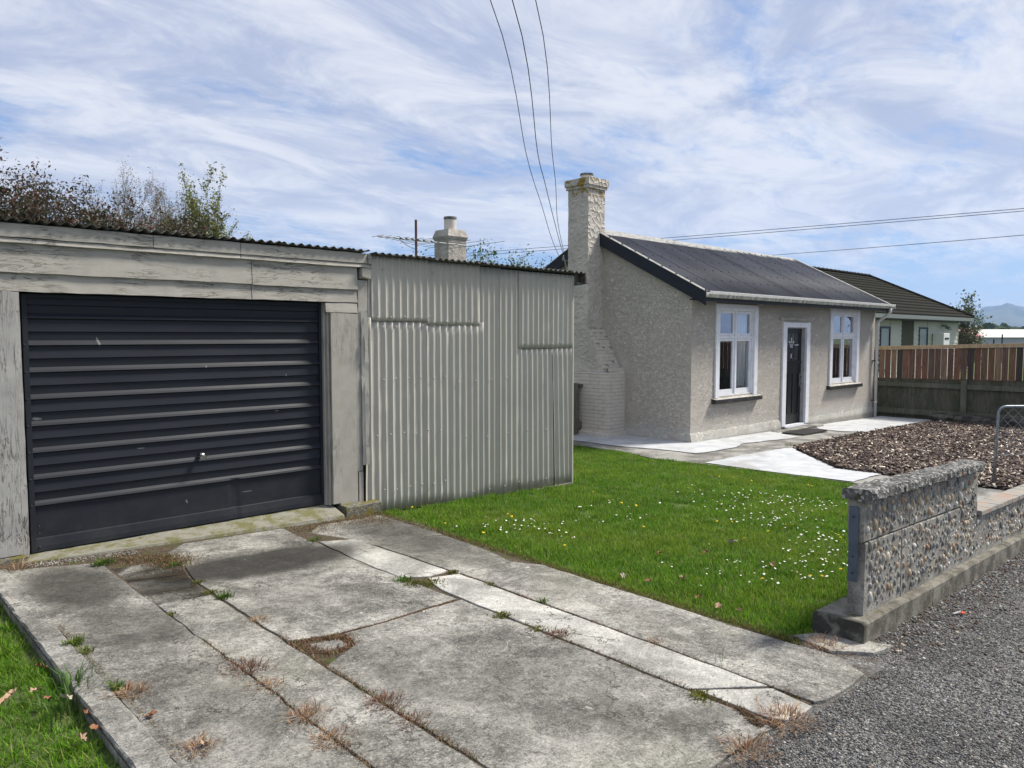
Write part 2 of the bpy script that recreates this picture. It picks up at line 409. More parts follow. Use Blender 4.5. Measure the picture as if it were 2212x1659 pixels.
def f_flash(s):
    n = s.noise(12, 5, .65)
    c = s.mix(s.step(n, .40, .62), (.34, .335, .32), (.19, .185, .17)); return dict(col=c, rough=.6, n=s.bump(n, .004, .5))
M_flash = mat('weathered pale flashing', f_flash)
def f_gutter(s):
    n = s.noise(1, 5, .6, vec=s.vec(scale=(9, 9, 2.5))); z = s.sep(s.P())[2]
    c = s.mix(s.m('MULTIPLY', s.step(n, .38, .62), s.step(z, 2.435, 2.36, 0, .9)), (.56, .56, .52), (.17, .175, .12)); return dict(col=c, rough=.5)
M_gutter = mat('stained gutter', f_gutter)
M_pipe = mat('grey white pipe', lambda s: dict(col=s.mix(s.noise(4, 4), (.66, .64, .62), (.52, .51, .49)), rough=.45))
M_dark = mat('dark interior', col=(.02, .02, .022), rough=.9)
M_screw = mat('dull screw', col=(.03, .032, .038), rough=.5)
M_nail = mat('painted nail head', col=(.42, .41, .38), rough=.4)
M_chrome = mat('tarnished chrome', col=(.5, .5, .5), rough=.25, metal=1.)
M_galv = mat('galvanised steel', lambda s: dict(col=s.mix(s.step(s.noise(14, 5, .6), .35, .7), (.30, .33, .36), (.17, .19, .21)), rough=.45, metal=.6))
def glassmat(name, tint, f0):
    m = bpy.data.materials.new(name); m.use_nodes = True; t = m.node_tree; t.nodes.remove(t.nodes['Principled BSDF'])
    s = NT(t); fr = s.n('ShaderNodeFresnel', IOR=1.52).outputs[0]; fac = s.m('ADD', s.m('MULTIPLY', fr, 2.2), f0, clamp=True); fac = s.m('MULTIPLY', fac, s.m('SUBTRACT', 1., s.n('ShaderNodeNewGeometry').outputs['Backfacing']))
    gl = s.n('ShaderNodeBsdfGlossy', Color=(.85, .9, 1, 1), Roughness=.0).outputs[0]; tr = s.n('ShaderNodeBsdfTransparent', Color=(*tint, 1)).outputs[0]
    nb = s.bump(s.noise(2.5, 2), .004, .12); gln = gl.node; s.put(gln.inputs['Normal'], nb)
    mx = s.n('ShaderNodeMixShader', i0=fac, i1=tr, i2=gl).outputs[0]; s.put(t.nodes['Material Output'].inputs[0], mx); return m
M_glass = glassmat('window glass', (.88, .9, .92), .12)
M_leadglass = mat('leadlight glass', col=(.05, .055, .06), rough=.12)
M_leadwhite = mat('pale leadlight glass', col=(.42, .43, .45), rough=.2)

def conc(dark=1., pale=0.):
    def f(s):
        a = s.noise(1.6, 6, .62, dist=.4); b = s.noise(9, 6, .7, dist=.7); c3 = s.noise(75, 4, .8); sp = s.vor(95, out='Color')
        oi = s.n('ShaderNodeObjectInfo').outputs['Random']
        d3 = s.noise(28, 5, .7)
        v = s.m('ADD', s.m('ADD', s.m('MULTIPLY', a, .26), s.m('MULTIPLY', b, .22)), s.m('ADD', s.m('MULTIPLY', c3, .26), s.m('MULTIPLY', d3, .26)))
        lo = (.075, .072, .062); hi = (.40, .385, .34)
        c = s.mix(s.step(v, .41, .60), lo, hi)
        if pale: c = s.mix(pale, c, (.52, .51, .47))
        c = s.mix(.22, c, s.mix(s.sep(sp)[0], (.05, .05, .05), (.55, .53, .5)))
        c = s.scale(c, s.m('ADD', s.m('MULTIPLY', oi, .16), .90 * dark)); c = s.scale(c, s.step(s.noise(2.7, 5, .65, dist=.8), .34, .66, .62, 1.28))
        c = s.mix(s.m('MULTIPLY', s.step(s.noise(105, 2, .7), .56, .66), .62), c, (.045, .043, .038)); c = s.mix(s.m('MULTIPLY', s.step(s.noise(90, 2, .7, vec=s.vec(loc=(5, 3, 1))), .60, .68), .55), c, (.52, .50, .46))
        st = None
        for bb in ((2.45, 5.34, .85, .34, .35), (1.24, 5.55, .30, .52, .36), (1.30, 4.5, .24, .5, .5), (2.85, 1.82, .22, .13, .4), (3.85, 5.75, .40, .45, .37), (2.6, 2.5, .6, .6, .9), (1.25, 3.2, .3, .7, .9), (3.78, 5.3, .35, .8, .7), (2.3, 4.6, .4, .5, .9), (2.2, 3.0, .3, .6, .9)):
            k = s.m('MULTIPLY', s.blob(bb[0], bb[1], bb[2], bb[3], bb[4]), {.35: .95, .36: .80, .37: .70, .5: .62, .4: .6, .7: .66}.get(bb[4], .38))
            st = k if st is None else s.m('MAXIMUM', st, k)
        ch = s.m('MULTIPLY', s.step(s.noise(4.5, 6, .75, dist=1.2), .63, .68), .85); c = s.mix(ch, c, (.56, .55, .50))
        gr = s.m('MULTIPLY', s.step(s.noise(.9, 3), .5, .7), .18); c = s.mix(gr, c, (.30, .29, .21))
        dv = s.n('ShaderNodeVectorMath', _operation='ADD', i0=s.P(), i1=s.scale(s.noise(3.5, 5, .65, col=True), .5)).outputs[0]
        ck = s.m('MULTIPLY', s.step(s.vor(1.1, vec=dv, feat='DISTANCE_TO_EDGE', out='Distance'), .003, .008, 1, 0), s.step(s.noise(1.1, 3), .46, .54)); c = s.mix(s.m('MULTIPLY', ck, .8), c, (.05, .045, .035))
        st = s.m('MULTIPLY', st, s.step(s.noise(22, 5, .75), .25, .5, .85, 1))
        c = s.mix(st, c, s.mix(b, (.012, .011, .010), (.050, .048, .042)))
        pit = s.step(s.noise(55, 3, .6), .66, .72); c = s.mix(s.m('MULTIPLY', pit, .55), c, (.07, .07, .065))
        return dict(col=c, rough=.88, n=s.bump(s.m('SUBTRACT', s.m('ADD', b, s.m('MULTIPLY', c3, .5)), pit), .010, .8))
    return f
M_conc = mat('old concrete', conc()); M_concpale = mat('pale concrete strip', conc(1.12, .58))
M_kerb = mat('kerb concrete', conc(1.0, .12))
def f_path(s):
    a = s.noise(2.2, 6, .6, dist=.5); b = s.noise(30, 5, .7)
    c = s.mix(s.step(s.m('ADD', s.m('MULTIPLY', a, .7), s.m('MULTIPLY', b, .3)), .4, .62), (.13, .125, .112), (.32, .31, .285)); return dict(col=c, rough=.85, n=s.bump(b, .008, .6))
M_path = mat('old grey path', f_path)
def f_newc(s):
    a = s.noise(3, 5, .6, dist=.5); b = s.noise(60, 4, .7); c = s.mix(s.step(a, .38, .68), (.52, .535, .55), (.40, .41, .42)); c = s.mix(s.m('MULTIPLY', b, .3), c, (.34, .345, .35)); c = s.mix(s.m('MULTIPLY', s.step(s.noise(1.1, 6, .7, dist=.8), .52, .66), .6), c, (.27, .265, .25)); c = s.mix(s.m('MULTIPLY', s.step(s.noise(11, 4, .7), .66, .70), .5), c, (.13, .12, .11))
    return dict(col=c, rough=.75, n=s.bump(b, .004, .4))
M_newc = mat('new pale concrete', f_newc)
def f_wallc(s):
    a = s.noise(5, 6, .65); b = s.noise(50, 5, .75); z = s.sep(s.P())[2]
    c = s.mix(s.step(s.m('ADD', s.m('MULTIPLY', a, .6), s.m('MULTIPLY', b, .4)), .38, .62), (.16, .15, .13), (.36, .345, .31)); return dict(col=c, rough=.9, n=s.bump(b, .012, .9))
M_wallc = mat('rough wall mortar', f_wallc)
def f_cap(s):
    a = s.noise(12, 6, .7); b = s.vor(55, out='Color'); d = s.noise(90, 4, .8)
    c = s.mix(s.step(a, .4, .65), (.09, .088, .082), (.28, .275, .26)); c = s.mix(s.step(s.sep(b)[0], .80, .9), c, (.50, .50, .47))
    o = s.step(s.noise(5, 4, .6), .70, .73); c = s.mix(s.m('MULTIPLY', o, .7), c, (.38, .19, .05)); c = s.mix(s.step(s.noise(7, 3), .66, .72), c, (.09, .10, .035))
    return dict(col=c, rough=.95, n=s.bump(s.m('ADD', s.vor(55), d), .02, 1.))
M_cap = mat('lichened coping', f_cap)
def f_foot(s):
    a = s.noise(6, 6, .7); b = s.noise(60, 5, .75); p = s.sep(s.P()); c = s.mix(s.step(a, .38, .62), (.10, .094, .075), (.24, .225, .19))
    dk = s.m('MULTIPLY', s.step(p[0], 4.40, 4.46, 1, 0), s.step(s.noise(9, 4), .36, .55)); c = s.mix(s.m('MULTIPLY', dk, .85), c, (.035, .034, .03))  # end facing away from the sun: its shade is mixed into the colour
    ye = s.m('MULTIPLY', s.step(s.noise(14, 4), .68, .72), .6); c = s.mix(ye, c, (.36, .27, .07))
    return dict(col=c, rough=.92, n=s.bump(b, .012, .8))
M_foot = mat('mossy footing with shaded end', f_foot)
def f_brickcap(s):
    a = s.noise(8, 5, .6); oi = s.n('ShaderNodeObjectInfo').outputs['Random']
    c = s.mix(oi, (.31, .19, .125), (.34, .27, .21)); c = s.mix(s.step(a, .38, .5), c, (.26, .245, .22)); return dict(col=c, rough=.85, n=s.bump(a, .006, .6))
M_capbrick = mat('terracotta capping', f_brickcap)
def f_moss(s):
    a = s.noise(9, 5, .7); b = s.noise(50, 5, .75); c = s.mix(s.step(b, .4, .62), (.10, .095, .075), (.25, .24, .20)); c = s.mix(s.step(a, .46, .56), c, (.16, .14, .03)); return dict(col=c, rough=.95, n=s.bump(b, .015, 1.))
M_moss = mat('mossy block', f_moss)
M_thresh = mat('mossy threshold concrete', lambda s: dict(col=s.mix(s.step(s.noise(7, 6, .7), .42, .62), s.mix(s.noise(50, 4, .7), (.13, .125, .10), (.33, .32, .27)), (.14, .135, .06)), rough=.9, n=s.bump(s.noise(50, 4), .008, .8)))
M_ledge = mat('dark damp concrete', lambda s: dict(col=s.mix(s.step(s.noise(6, 6, .7), .4, .62), (.035, .031, .027), (.13, .12, .10)), rough=.95, n=s.bump(s.noise(25, 5, .7), .03, 1.)))
def f_dirt(s):
    a = s.noise(7, 6, .7); b = s.noise(60, 5, .8); c = s.mix(s.step(b, .35, .65), (.035, .028, .02), (.15, .115, .08)); c = s.mix(s.step(a, .55, .65), c, (.07, .085, .02)); return dict(col=c, rough=.97, n=s.bump(b, .015, 1.))
M_dirt = mat('soil and debris', f_dirt)
def f_soil(s):
    a = s.noise(8, 6, .7); c = s.mix(s.step(a, .35, .65), (.035, .065, .010), (.075, .12, .020)); return dict(col=c, rough=.97, n=s.bump(a, .03, 1.))
M_soil = mat('turf', f_soil)
def f_field(s):
    a = s.noise(.05, 6, .6); return dict(col=s.mix(a, (.05, .08, .02), (.10, .12, .045)), rough=.95)
M_ground = mat('ground', f_field)
def f_road(s):
    a = s.vor(150, out='Color'); a2 = s.vor(70, out='Color'); d = s.noise(1.3, 5, .6); h = s.vor(150); oi = s.sep(a)[0]; o2 = s.sep(a2)[1]
    c = s.mix(oi, (.045, .045, .044), (.25, .247, .238)); c = s.mix(s.step(o2, .90, .95), c, (.34, .33, .30)); c = s.scale(c, s.step(d, .35, .68, .70, 1.30)); yb = s.sep(s.P())[1]; dn = s.m('MULTIPLY', s.step(yb, 1.25, 1.62), s.step(s.noise(5, 5, .7), .38, .6)); c = s.mix(s.m('MULTIPLY', dn, .75), c, (.075, .055, .04)); mo = s.m('MULTIPLY', s.step(s.noise(2.2, 5, .7), .58, .68), .35); c = s.mix(mo, c, (.16, .15, .11))
    return dict(col=c, rough=.85, n=s.bump(h, .010, .9))
M_road = mat('gravelly asphalt', f_road)
def attr_mat(name, rough=.8, trans=0., spec=.3):
    m = bpy.data.materials.new(name); m.use_nodes = True; t = m.node_tree; s = NT(t); b = t.nodes['Principled BSDF']
    a = s.n('ShaderNodeAttribute', _attribute_name='tint').outputs['Color']; s.put(b.inputs['Base Color'], a)
    b.inputs['Roughness'].default_value = rough; b.inputs['Specular IOR Level'].default_value = spec
    if trans:
        tr = s.n('ShaderNodeBsdfTranslucent', Color=s.scale(a, 1.3)).outputs[0]; mx = s.n('ShaderNodeMixShader', i0=trans, i1=b.outputs[0], i2=tr).outputs[0]; s.put(t.nodes['Material Output'].inputs[0], mx)
    return m
M_blade = attr_mat('grass blade', .6, .35, .10); M_chip = attr_mat('bark chip', .85); M_stone = attr_mat('loose stone', .8)
M_leaf = attr_mat('tree leaf', .45, .25, .4)
def f_fence(lo, hi, green=0.):
    def f(s):
        oi = s.n('ShaderNodeObjectInfo').outputs['Random']; a = s.noise(1, 6, .65, vec=s.vec(scale=(30, 30, 3.5)), dist=.6)
        kn = s.step(s.vor(6.5, vec=s.vec(scale=(1, 1, .5))), .04, .10, 1, 0)
        c = s.mix(oi, lo, hi); c = s.mix(s.step(a, .38, .66, 0, .55), c, tuple(x * .35 for x in lo)); c = s.mix(s.m('MULTIPLY', kn, .7), c, (.05, .03, .02))
        if green:
            c = s.mix(s.m('MULTIPLY', s.step(s.noise(3, 4), .45, .62), green), c, (.045, .055, .022))
        return dict(col=c, rough=.75, n=s.bump(a, .004, .5))
    return f
M_pal = [mat('reddish paling', f_fence((.19, .095, .062), (.25, .135, .088))), mat('tan paling', f_fence((.24, .15, .10), (.29, .185, .125))),
         mat('dark paling', f_fence((.055, .04, .038), (.08, .06, .055))), mat('brown paling', f_fence((.15, .088, .065), (.19, .115, .085)))]
M_railnew = mat('new pine rail', f_fence((.52, .38, .22), (.56, .42, .26)))
M_oldfence = mat('old mossy paling', f_fence((.105, .105, .078), (.14, .13, .095), .5))
M_oldrail = mat('old mossy rail', f_fence((.15, .15, .115), (.19, .185, .14), .3))
M_greytimber = mat('grey timber', f_fence((.12, .11, .085), (.17, .155, .12), .1))
M_tile = mat('brown roof tile', lambda s: dict(col=s.mix(s.noise(3, 5, .7), (.010, .010, .007), (.024, .023, .017)), rough=.85, n=s.bump(s.noise(20, 4), .02, .6)), spec=.05)
M_weather = mat('pale green weatherboard', lambda s: dict(col=s.mix(s.noise(2, 3), (.55, .55, .47), (.49, .49, .42)), rough=.5))
M_olive = mat('olive brown wall panel', col=(.075, .07, .05), rough=.7)
M_nfascia = mat('grey green gutter', col=(.19, .21, .20), rough=.45)
M_plum = mat('weathered black sill', lambda s: dict(col=s.mix(s.step(s.noise(14, 4), .5, .66), (.030, .028, .028), (.07, .065, .06)), rough=.5))
M_silltop = mat('pale worn sill top', lambda s: dict(col=s.mix(s.step(s.noise(9, 4), .4, .6), (.50, .48, .44), (.27, .25, .22)), rough=.6))
M_curt = mat('pale curtain', col=(.80, .80, .78), rough=.9)
M_bark = mat('grey bark', lambda s: dict(col=s.mix(s.noise(20, 4), (.10, .085, .07), (.19, .165, .14)), rough=.9))
M_slatebar = mat('blue grey painted strip', lambda s: dict(col=s.mix(s.step(s.noise(12, 4), .35, .7), (.085, .11, .145), (.06, .08, .105)), rough=.4, n=s.bump(s.noise(20, 3), .003, .4)))
M_mat = mat('black rubber mat', lambda s: dict(col=s.mix(s.noise(40, 4), (.015, .015, .016), (.05, .048, .045)), rough=.7, n=s.bump(s.noise(90, 3), .004, .8)))
M_wire = mat('black cable', col=(.02, .02, .025), rough=.5); M_farwire = mat('grey line', col=(.10, .11, .14), rough=.5)
M_daisy = mat('daisy petal', col=(.82, .82, .80), rough=.6); M_dand = mat('dandelion yellow', col=(.80, .52, .01), rough=.6); M_eye = mat('daisy eye', col=(.7, .45, .03), rough=.7)
M_stem = mat('flower stem', col=(.06, .12, .02), rough=.6)
M_dleaf = [mat('tan dead leaf', lambda s: dict(col=s.mix(s.noise(40, 3), (.42, .29, .19), (.30, .19, .12)), rough=.7)), mat('brown dead leaf', lambda s: dict(col=s.mix(s.noise(40, 3), (.17, .075, .035), (.26, .13, .07)), rough=.7)), mat('bleached dead leaf', lambda s: dict(col=s.mix(s.noise(60, 3), (.55, .47, .39), (.34, .27, .21)), rough=.7))]
PEB = [mat('%s pebble' % n, (lambda c: lambda s: dict(col=s.mix(s.step(s.noise(28, 4, .6), .35, .7), c, tuple(x * .68 for x in c)), rough=.5))(c)) for n, c in
       (('white', (.56, .55, .50)), ('grey', (.25, .25, .245)), ('dark grey', (.15, .152, .152)), ('tan', (.44, .34, .23)), ('rust', (.34, .22, .14)), ('cream', (.52, .46, .36)), ('green grey', (.21, .22, .19)))]

# ------------------------------------------------------------------ ground, road, path
gp = [(x, y) for x, y in ((-3000, -3000), (6000, -3000), (6000, 6000), (-3000, 6000))]
tag(sheet('ground', gp, -.055, M_ground, step=4), kind='structure')
road_poly = [(-40, -14), (60, -14), (60, 1.70), (4.4, 1.70), (4.2, 1.95), (4.05, 1.95), (3.95, 1.75), (.86, 1.75), (.80, 1.55), (-40, 1.55)]
tag(sheet('road', road_poly, -.012, M_road, step=.5), kind='structure')
lawn_poly = [(4.12, 6.36), (4.22, 5.7), (4.10, 5.0), (4.08, 4.4), (4.12, 4.0), (4.11, 3.1), (4.08, 2.8), (4.10, 2.4), (4.12, 2.08), (4.2, 1.85), (4.6, 1.86), (9.9, 1.86), (10.32, 4.19), (10.24, 4.9), (10.16, 6.38), (10.02, 7.24), (10.24, 8.24), (10.19, 9.2), (10.2, 13), (7.28, 13), (7.28, 6.47)]
tag(sheet('lawn', lawn_poly, -.02, M_soil, step=.5), kind='structure')
verge_poly = [(-9, 1.55), (.84, 1.55), (.84, 6.3), (-9, 6.3)]
tag(sheet('verge', verge_poly, -.085, M_soil, step=.5), kind='structure')
path_poly = [(10.32, 4.19), (10.24, 4.9), (10.16, 6.38), (10.02, 7.24), (10.24, 8.24), (10.19, 9.2), (10.2, 13.5), (12.1, 13.5), (12.1, 7.9), (21.1, 7.9), (21.1, 6.41), (12.8, 6.28), (11.2, 4.81), (11.26, 1.88), (10, 1.88)]
pth = tag(sheet('path', path_poly, -.008, M_path, step=.5), kind='structure')
P1 = [(11.97, 13.2), (10.7, 13.2), (10.62, 9.59), (10.59, 9.08), (10.68, 8.27), (10.77, 8.04), (10.86, 7.66), (10.93, 7.04), (11.51, 6.97), (12.08, 6.97), (12.65, 7.16), (14.52, 6.95), (14.77, 7.49), (15.3, 7.70), (15.3, 7.84), (11.97, 7.84)]
P2 = [(10.22, 6.42), (11.13, 6.43), (12.62, 6.35), (12.77, 6.28), (11.2, 4.81), (11.24, 4.17), (10.36, 4.19), (10.28, 4.9), (10.22, 5.67)]
P3 = [(16.39, 7.40), (16.9, 7.84), (20.95, 7.84), (20.95, 6.42), (19.42, 6.45), (16.74, 6.40), (16.3, 6.9)]
for k, P in enumerate((P1, P2, P3)):
    o = sheet('slab', P, .004, M_newc, step=.5, parent=pth, jag=.05)
mulch_poly = [(12.85, 6.28), (15.78, 6.40), (21.1, 6.41), (21.1, 1.88), (11.26, 1.88), (11.24, 4.17), (11.22, 4.81)]
tag(sheet('mulch_bed', mulch_poly, 0, M_dirt, step=.5), kind='structure')

# driveway: slabs cast in long strips, divided by open joints
drv = tag(sheet('driveway', [(.84, 1.56), (4.0, 1.56), (4.12, 2.1), (4.2, 5.7), (4.14, 6.49), (.84, 6.56)], -.006, M_dirt, step=.5), kind='structure')
def wob(a, b, amp, seed, n=None):
    a, b = Vector(a), Vector(b); L_ = (b - a).length; n = n or max(2, int(L_ / .09)); t = (b - a).normalized(); nn = Vector((-t.y, t.x)); out = []
    for i in range(n):
        f = i / n; p = a.lerp(b, f); q = mnoise.noise(Vector((p.x * 6, p.y * 6, 1))) + .5 * mnoise.noise(Vector((p.x * 17, p.y * 17, 1)))
        q2 = mnoise.noise(Vector((p.x * 6, p.y * 6, 77))) + .5 * mnoise.noise(Vector((p.x * 17, p.y * 17, 77)))
        p = p + Vector((q, q2)) * amp; out.append((p.x, p.y))
    return out
def slab(corners, m, dz=0., amp=.012, seed=1, name='slab', thick=.06):
    pts = []
    for a, b in zip(corners, corners[1:] + corners[:1]): pts += wob(a, b, amp, seed)
    tx, ty = random.uniform(-.0015, .0015), random.uniform(-.0015, .0015); cx_, cy_ = corners[0]
    o = sheet(name, pts, dz, m, step=.5, parent=drv, thick=thick)
    b = o.modifiers.new('b', 'BEVEL'); b.width = .003; b.segments = 1; b.limit_method = 'ANGLE'; b.angle_limit = R(50)
    return o
A_, B_, C_, D_ = 1.53, 1.87, 3.09, 3.44; j_ = .004
slab([(.979, 5.045), (A_ - j_, 5.055), (A_ - j_, 6.06), (1.0, 6.20), (.96, 6.18)], M_conc, 0, seed=1)
slab([(.979, 1.60), (A_ - .012, 1.58), (A_ - j_, 3.3), (A_ - j_, 5.037), (.979, 5.03)], M_conc, .004, seed=2)
slab([(A_ + j_, 4.845), (B_ - j_, 4.85), (B_ + .018, 5.2), (1.962, 5.64), (1.85, 5.86), (A_ + .015, 5.84)], M_conc, -.006, seed=3)
slab([(A_ + .012, 1.575), (B_ - .012, 1.57), (B_ - .006, 3.4), (B_ - j_, 4.838), (A_ + j_, 4.832)], M_conc, .002, seed=4)
slab([(1.96, 5.605), (2.7, 5.63), (3.05, 5.68), (3.08, 6.29), (2.2, 6.26), (2.0, 6.05)], M_conc, -.002, seed=5)
slab([(B_ + .01, 3.80), (2.16, 3.73), (2.42, 3.735), (3.07 - j_, 3.79), (3.05, 4.28), (3.025, 4.7), (3.065, 5.66), (2.7, 5.615), (1.97, 5.585), (B_ + .026, 5.2)], M_conc, .003, seed=6)
slab([(B_ + .012, 1.585), (2.56, 1.56), (3.05, 1.56), (3.085, 1.75), (3.08, 1.95), (C_ - .008, 2.10), (C_ - .006, 3.76), (2.43, 3.72), (2.18, 3.71), (2.145, 3.53), (B_ + .10, 3.43), (B_ + .006, 3.38)], M_conc, 0, seed=7)
slab([(1.935, 3.545), (2.11, 3.555), (2.13, 3.675), (1.955, 3.70)], M_conc, -.004, seed=8)
slab([(C_ + j_, 2.02), (D_ - .006, 1.78), (D_ - .005, 3.0), (D_ - .006, 4.22), (3.20, 4.26), (3.13, 4.12), (C_ + .01, 3.86)], M_concpale, .004, seed=9)
slab([(3.045, 4.40), (3.22, 4.30), (D_ - .02, 4.32), (3.40, 4.9), (3.37, 5.55), (3.085, 5.65), (3.04, 4.9)], M_concpale, .004, seed=10)
slab([(C_ + .03, 1.62), (3.19, 1.53), (3.39, 1.535), (D_ - .012, 1.75), (C_ + .03, 1.98)], M_concpale, .003, seed=11, amp=.008)
slab([(D_ + j_, 1.55), (3.51, 1.52), (3.78, 1.51), (3.97, 1.53), (4.09, 1.70), (4.06, 2.2), (4.08, 3.0), (4.09, 4.0), (3.98, 4.20), (D_ + .02, 4.22)], M_conc, .004, seed=12)
slab([(D_ + .01, 4.24), (3.97, 4.22), (4.05, 4.6), (4.08, 5.2), (3.9, 5.28), (3.41, 5.30)], M_conc, .001, seed=13)
slab([(3.41, 5.32), (3.9, 5.30), (4.1, 5.25), (4.2, 5.7), (4.14, 6.26), (3.4, 6.22), (3.2, 6.0), (3.33, 5.66)], M_conc, -.004, seed=14)
# threshold under the door and kerb along the grass
mb = plank(.30, 3.74, [(6.30, -.16), (6.62, -.16), (6.62, -.006), (6.33, -.012)], 0, jit=.004)
for i, v in enumerate(mb.v): mb.v[i] = (v[0], v[1] + (0 if v[1] > 6.5 else max(0, 1.6 - v[0]) * .10), v[2] if v[1] > 6.5 or v[2] < -.1 else min(v[2], g(v[0]) * .75 + .002) + .004 * mnoise.noise(Vector((v[0] * 4, 0, 0))))
mb.build('threshold', M_thresh, drv)
for a, b in ((1.60, 2.6), (2.608, 4.06), (4.068, 5.35), (5.358, 6.2)):
    m = plank(a, b, [(.845, -.16), (.975, -.16), (.975, .010), (.965, .016), (.852, .014), (.845, .006)], 1, jit=.004, seg=.07)
    o = m.build('kerb_stone', M_kerb, drv)
# old path slab at the wall end
o = sheet('slab', [(4.14, 1.78), (4.30, 1.60), (4.50, 1.57), (4.46, 1.72), (4.36, 1.95), (4.2, 2.03)], .006, M_conc, parent=drv, thick=.05, jag=.012)

# ------------------------------------------------------------------ garage
FY = 6.50
gar = thing('garage', 'grey painted timber garage with flaking weatherboards and a closed black door', 'garage', (1.2, 6.6, 0))
mb = MB(); mb.box(-.6, -.5, 6.56, 11.5, -.1, 2.42); mb.box(-.5, 4.1, 11.4, 11.5, -.1, 2.3); mb.box(4.12, 4.18, 6.60, 11.5, -.3, 2.36); mb.box(-.5, 1.0, 6.62, 6.70, 0, 2.4); mb.box(-.5, 4.1, 6.66, 6.74, 2.02, 2.42)
mb.build('side_wall', M_smooth, gar)
def hb(x0, x1, z0, z1, y=FY, t=.025, m=M_board, name='weatherboard', lap=.010, jit=.0025):
    cs = [(y - lap, z0), (y + t, z0), (y + t, z1), (y, z1)]
    o = plank(x0, x1, cs, 0, jit=jit).build(name, m, gar, bevel=.002); return o
# weatherboards above the door, each lapping the one below
hb(-.4, 2.936, 2.108, 2.345, y=FY + .002, lap=.016); hb(2.941, 4.02, 2.102, 2.345, y=FY + .001, lap=.016)
hb(-.4, 2.936, 1.972, 2.116, y=FY + .012, lap=.012); hb(2.941, 4.025, 1.974, 2.112, y=FY + .012, lap=.012)
hb(3.67, 4.02, 1.872, 1.968, y=FY + .006)
# fascia and the moulding under it
fj = [-.4, 2.105, 2.83, 4.12]
for a, b in zip(fj, fj[1:]): hb(a + .002, b - .002, 2.362, 2.462, y=FY - .034, t=.03, name='fascia_board', lap=.004)
for a, b in ((-.4, 2.83), (2.834, 4.165)): hb(a, b - .002, 2.322, 2.360, y=FY - .024, t=.045, name='moulding', lap=.012)
MB().box(4.125, 4.165, FY - .05, FY + .05, 2.36, 2.46).build('fascia_end', M_board, gar, bevel=.003)
MB().hexa([(4.05, FY - .05, 2.23), (4.15, FY - .05, 2.21), (4.15, FY + .02, 2.21), (4.05, FY + .02, 2.21), (4.05, FY - .05, 2.315), (4.16, FY - .05, 2.315), (4.16, FY + .02, 2.315), (4.05, FY + .02, 2.315)]).build('bracket_block', M_board, gar, bevel=.003)
def vb(x0, x1, z0, z1, y=FY, t=.03, m=M_smooth, name='post_board', jit=.002):
    return plank(z0, z1, [(x0, y), (x1, y), (x1, y + t), (x0, y + t)], 2, jit=jit).build(name, m, gar, bevel=.002)
vb(4.028, 4.14, 1.87, 2.20, y=FY + .0, t=.04, m=M_smooth); vb(4.142, 4.180, 1.60, 2.40, y=FY - .004, t=.04, m=M_smooth)
vb(3.715, 3.80, .0, 1.868, y=FY - .012, t=.03, m=M_post)
vb(3.803, 4.00, -.015, 1.868, y=FY, t=.03); vb(4.001, 4.065, .29, 1.868, y=FY + .002, t=.03)
vb(4.012, 4.065, -.02, .285, y=FY - .004, t=.03, m=M_smooth)
MB().box(3.80, 4.10, FY + .034, FY + .12, -.1, 1.9).build('inner_stud', M_dark, gar)
vb(3.690, 3.714, -.01, 1.868, y=FY + .02, t=.10, m=M_smooth, name='jamb'); vb(3.668, 3.689, -.01, 1.968, y=FY + .05, t=.09, m=M_smooth, name='jamb')
vb(.90, 1.125, .03, 1.970, y=FY - .02, t=.10, m=M_oldpost, jit=.004); vb(1.127, 1.170, .0, 1.970, y=FY + .0, t=.12, m=M_oldpost, name='jamb', jit=.003)
vb(-.4, .896, .0, 1.970, y=FY + .0, t=.03, m=M_smooth)
m_ = plank(.55, 1.14, rect(FY - .075, FY + .09, -.075, .026, .01), 0, jit=.006, seg=.06); m_.build('footing_block', M_moss, gar)
m_ = plank(3.79, 4.19, rect(FY - .13, FY + .06, -.17, -.018, .012), 0, jit=.008, seg=.05); m_.build('footing_block', M_moss, gar)
# roof iron over the garage
xw = -.4
while xw < 4.05:
    wd = min(.76, 4.13 - xw)
    corr('roof_sheet', (xw, 6.425, 2.487 + random.uniform(-.002, .003)), (1, 0, 0), (0, 1, -.05), wd, 5.15, M_roofiron, gar, n=(0, 0, 1), rows=10, dent=.004, seed=xw * 3)
    xw += .72
# door: pressed ribs
dr = bpy.data.objects.new('door', None); dr.location = (2.4 - 1.2, .0, 0); link(dr, gar)
DY = 6.59; mb = MB(); prof = []; z = 1.95; P_ = .2035
prof = [(DY + .012, 1.952)]
z = 1.93; first = True
zz = 1.925
for k in range(8):
    top = 1.965 - .045 - k * P_ if k else 1.92
    n0 = .353 + (7 - k) * P_           # bottom lip of each rib
    prof += [(DY + .016, n0 + .168), (DY + .007, n0 + .108), (DY + .018, n0 + .100), (DY + .021, n0 + .040), (DY + .004, n0 + .020), (DY - .003, n0 + .005), (DY + .017, n0 - .006)]
prof += [(DY + .018, .345), (DY + .018, .105), (DY + .002, .098), (DY - .006, .040), (DY - .006, .004)]
X0, X1 = 1.232, 3.640; nx = 60; b0 = 0
for i in range(nx + 1):
    x = X0 + (X1 - X0) * i / nx
    for (y, z) in prof:
        d = .006 * mnoise.noise(Vector((x * 1.7, z * 3, 0))) + (.010 * math.exp(-((x - 2.78) / .035) ** 2) if z < .37 else 0)
        mb.v.append((x, y + d, z))
n = len(prof)
for i in range(nx):
    for j in range(n - 1): mb.f.append((i * n + j, i * n + j + 1, (i + 1) * n + j + 1, (i + 1) * n + j))
o = mb.build('door_panel', M_gdoor, dr)
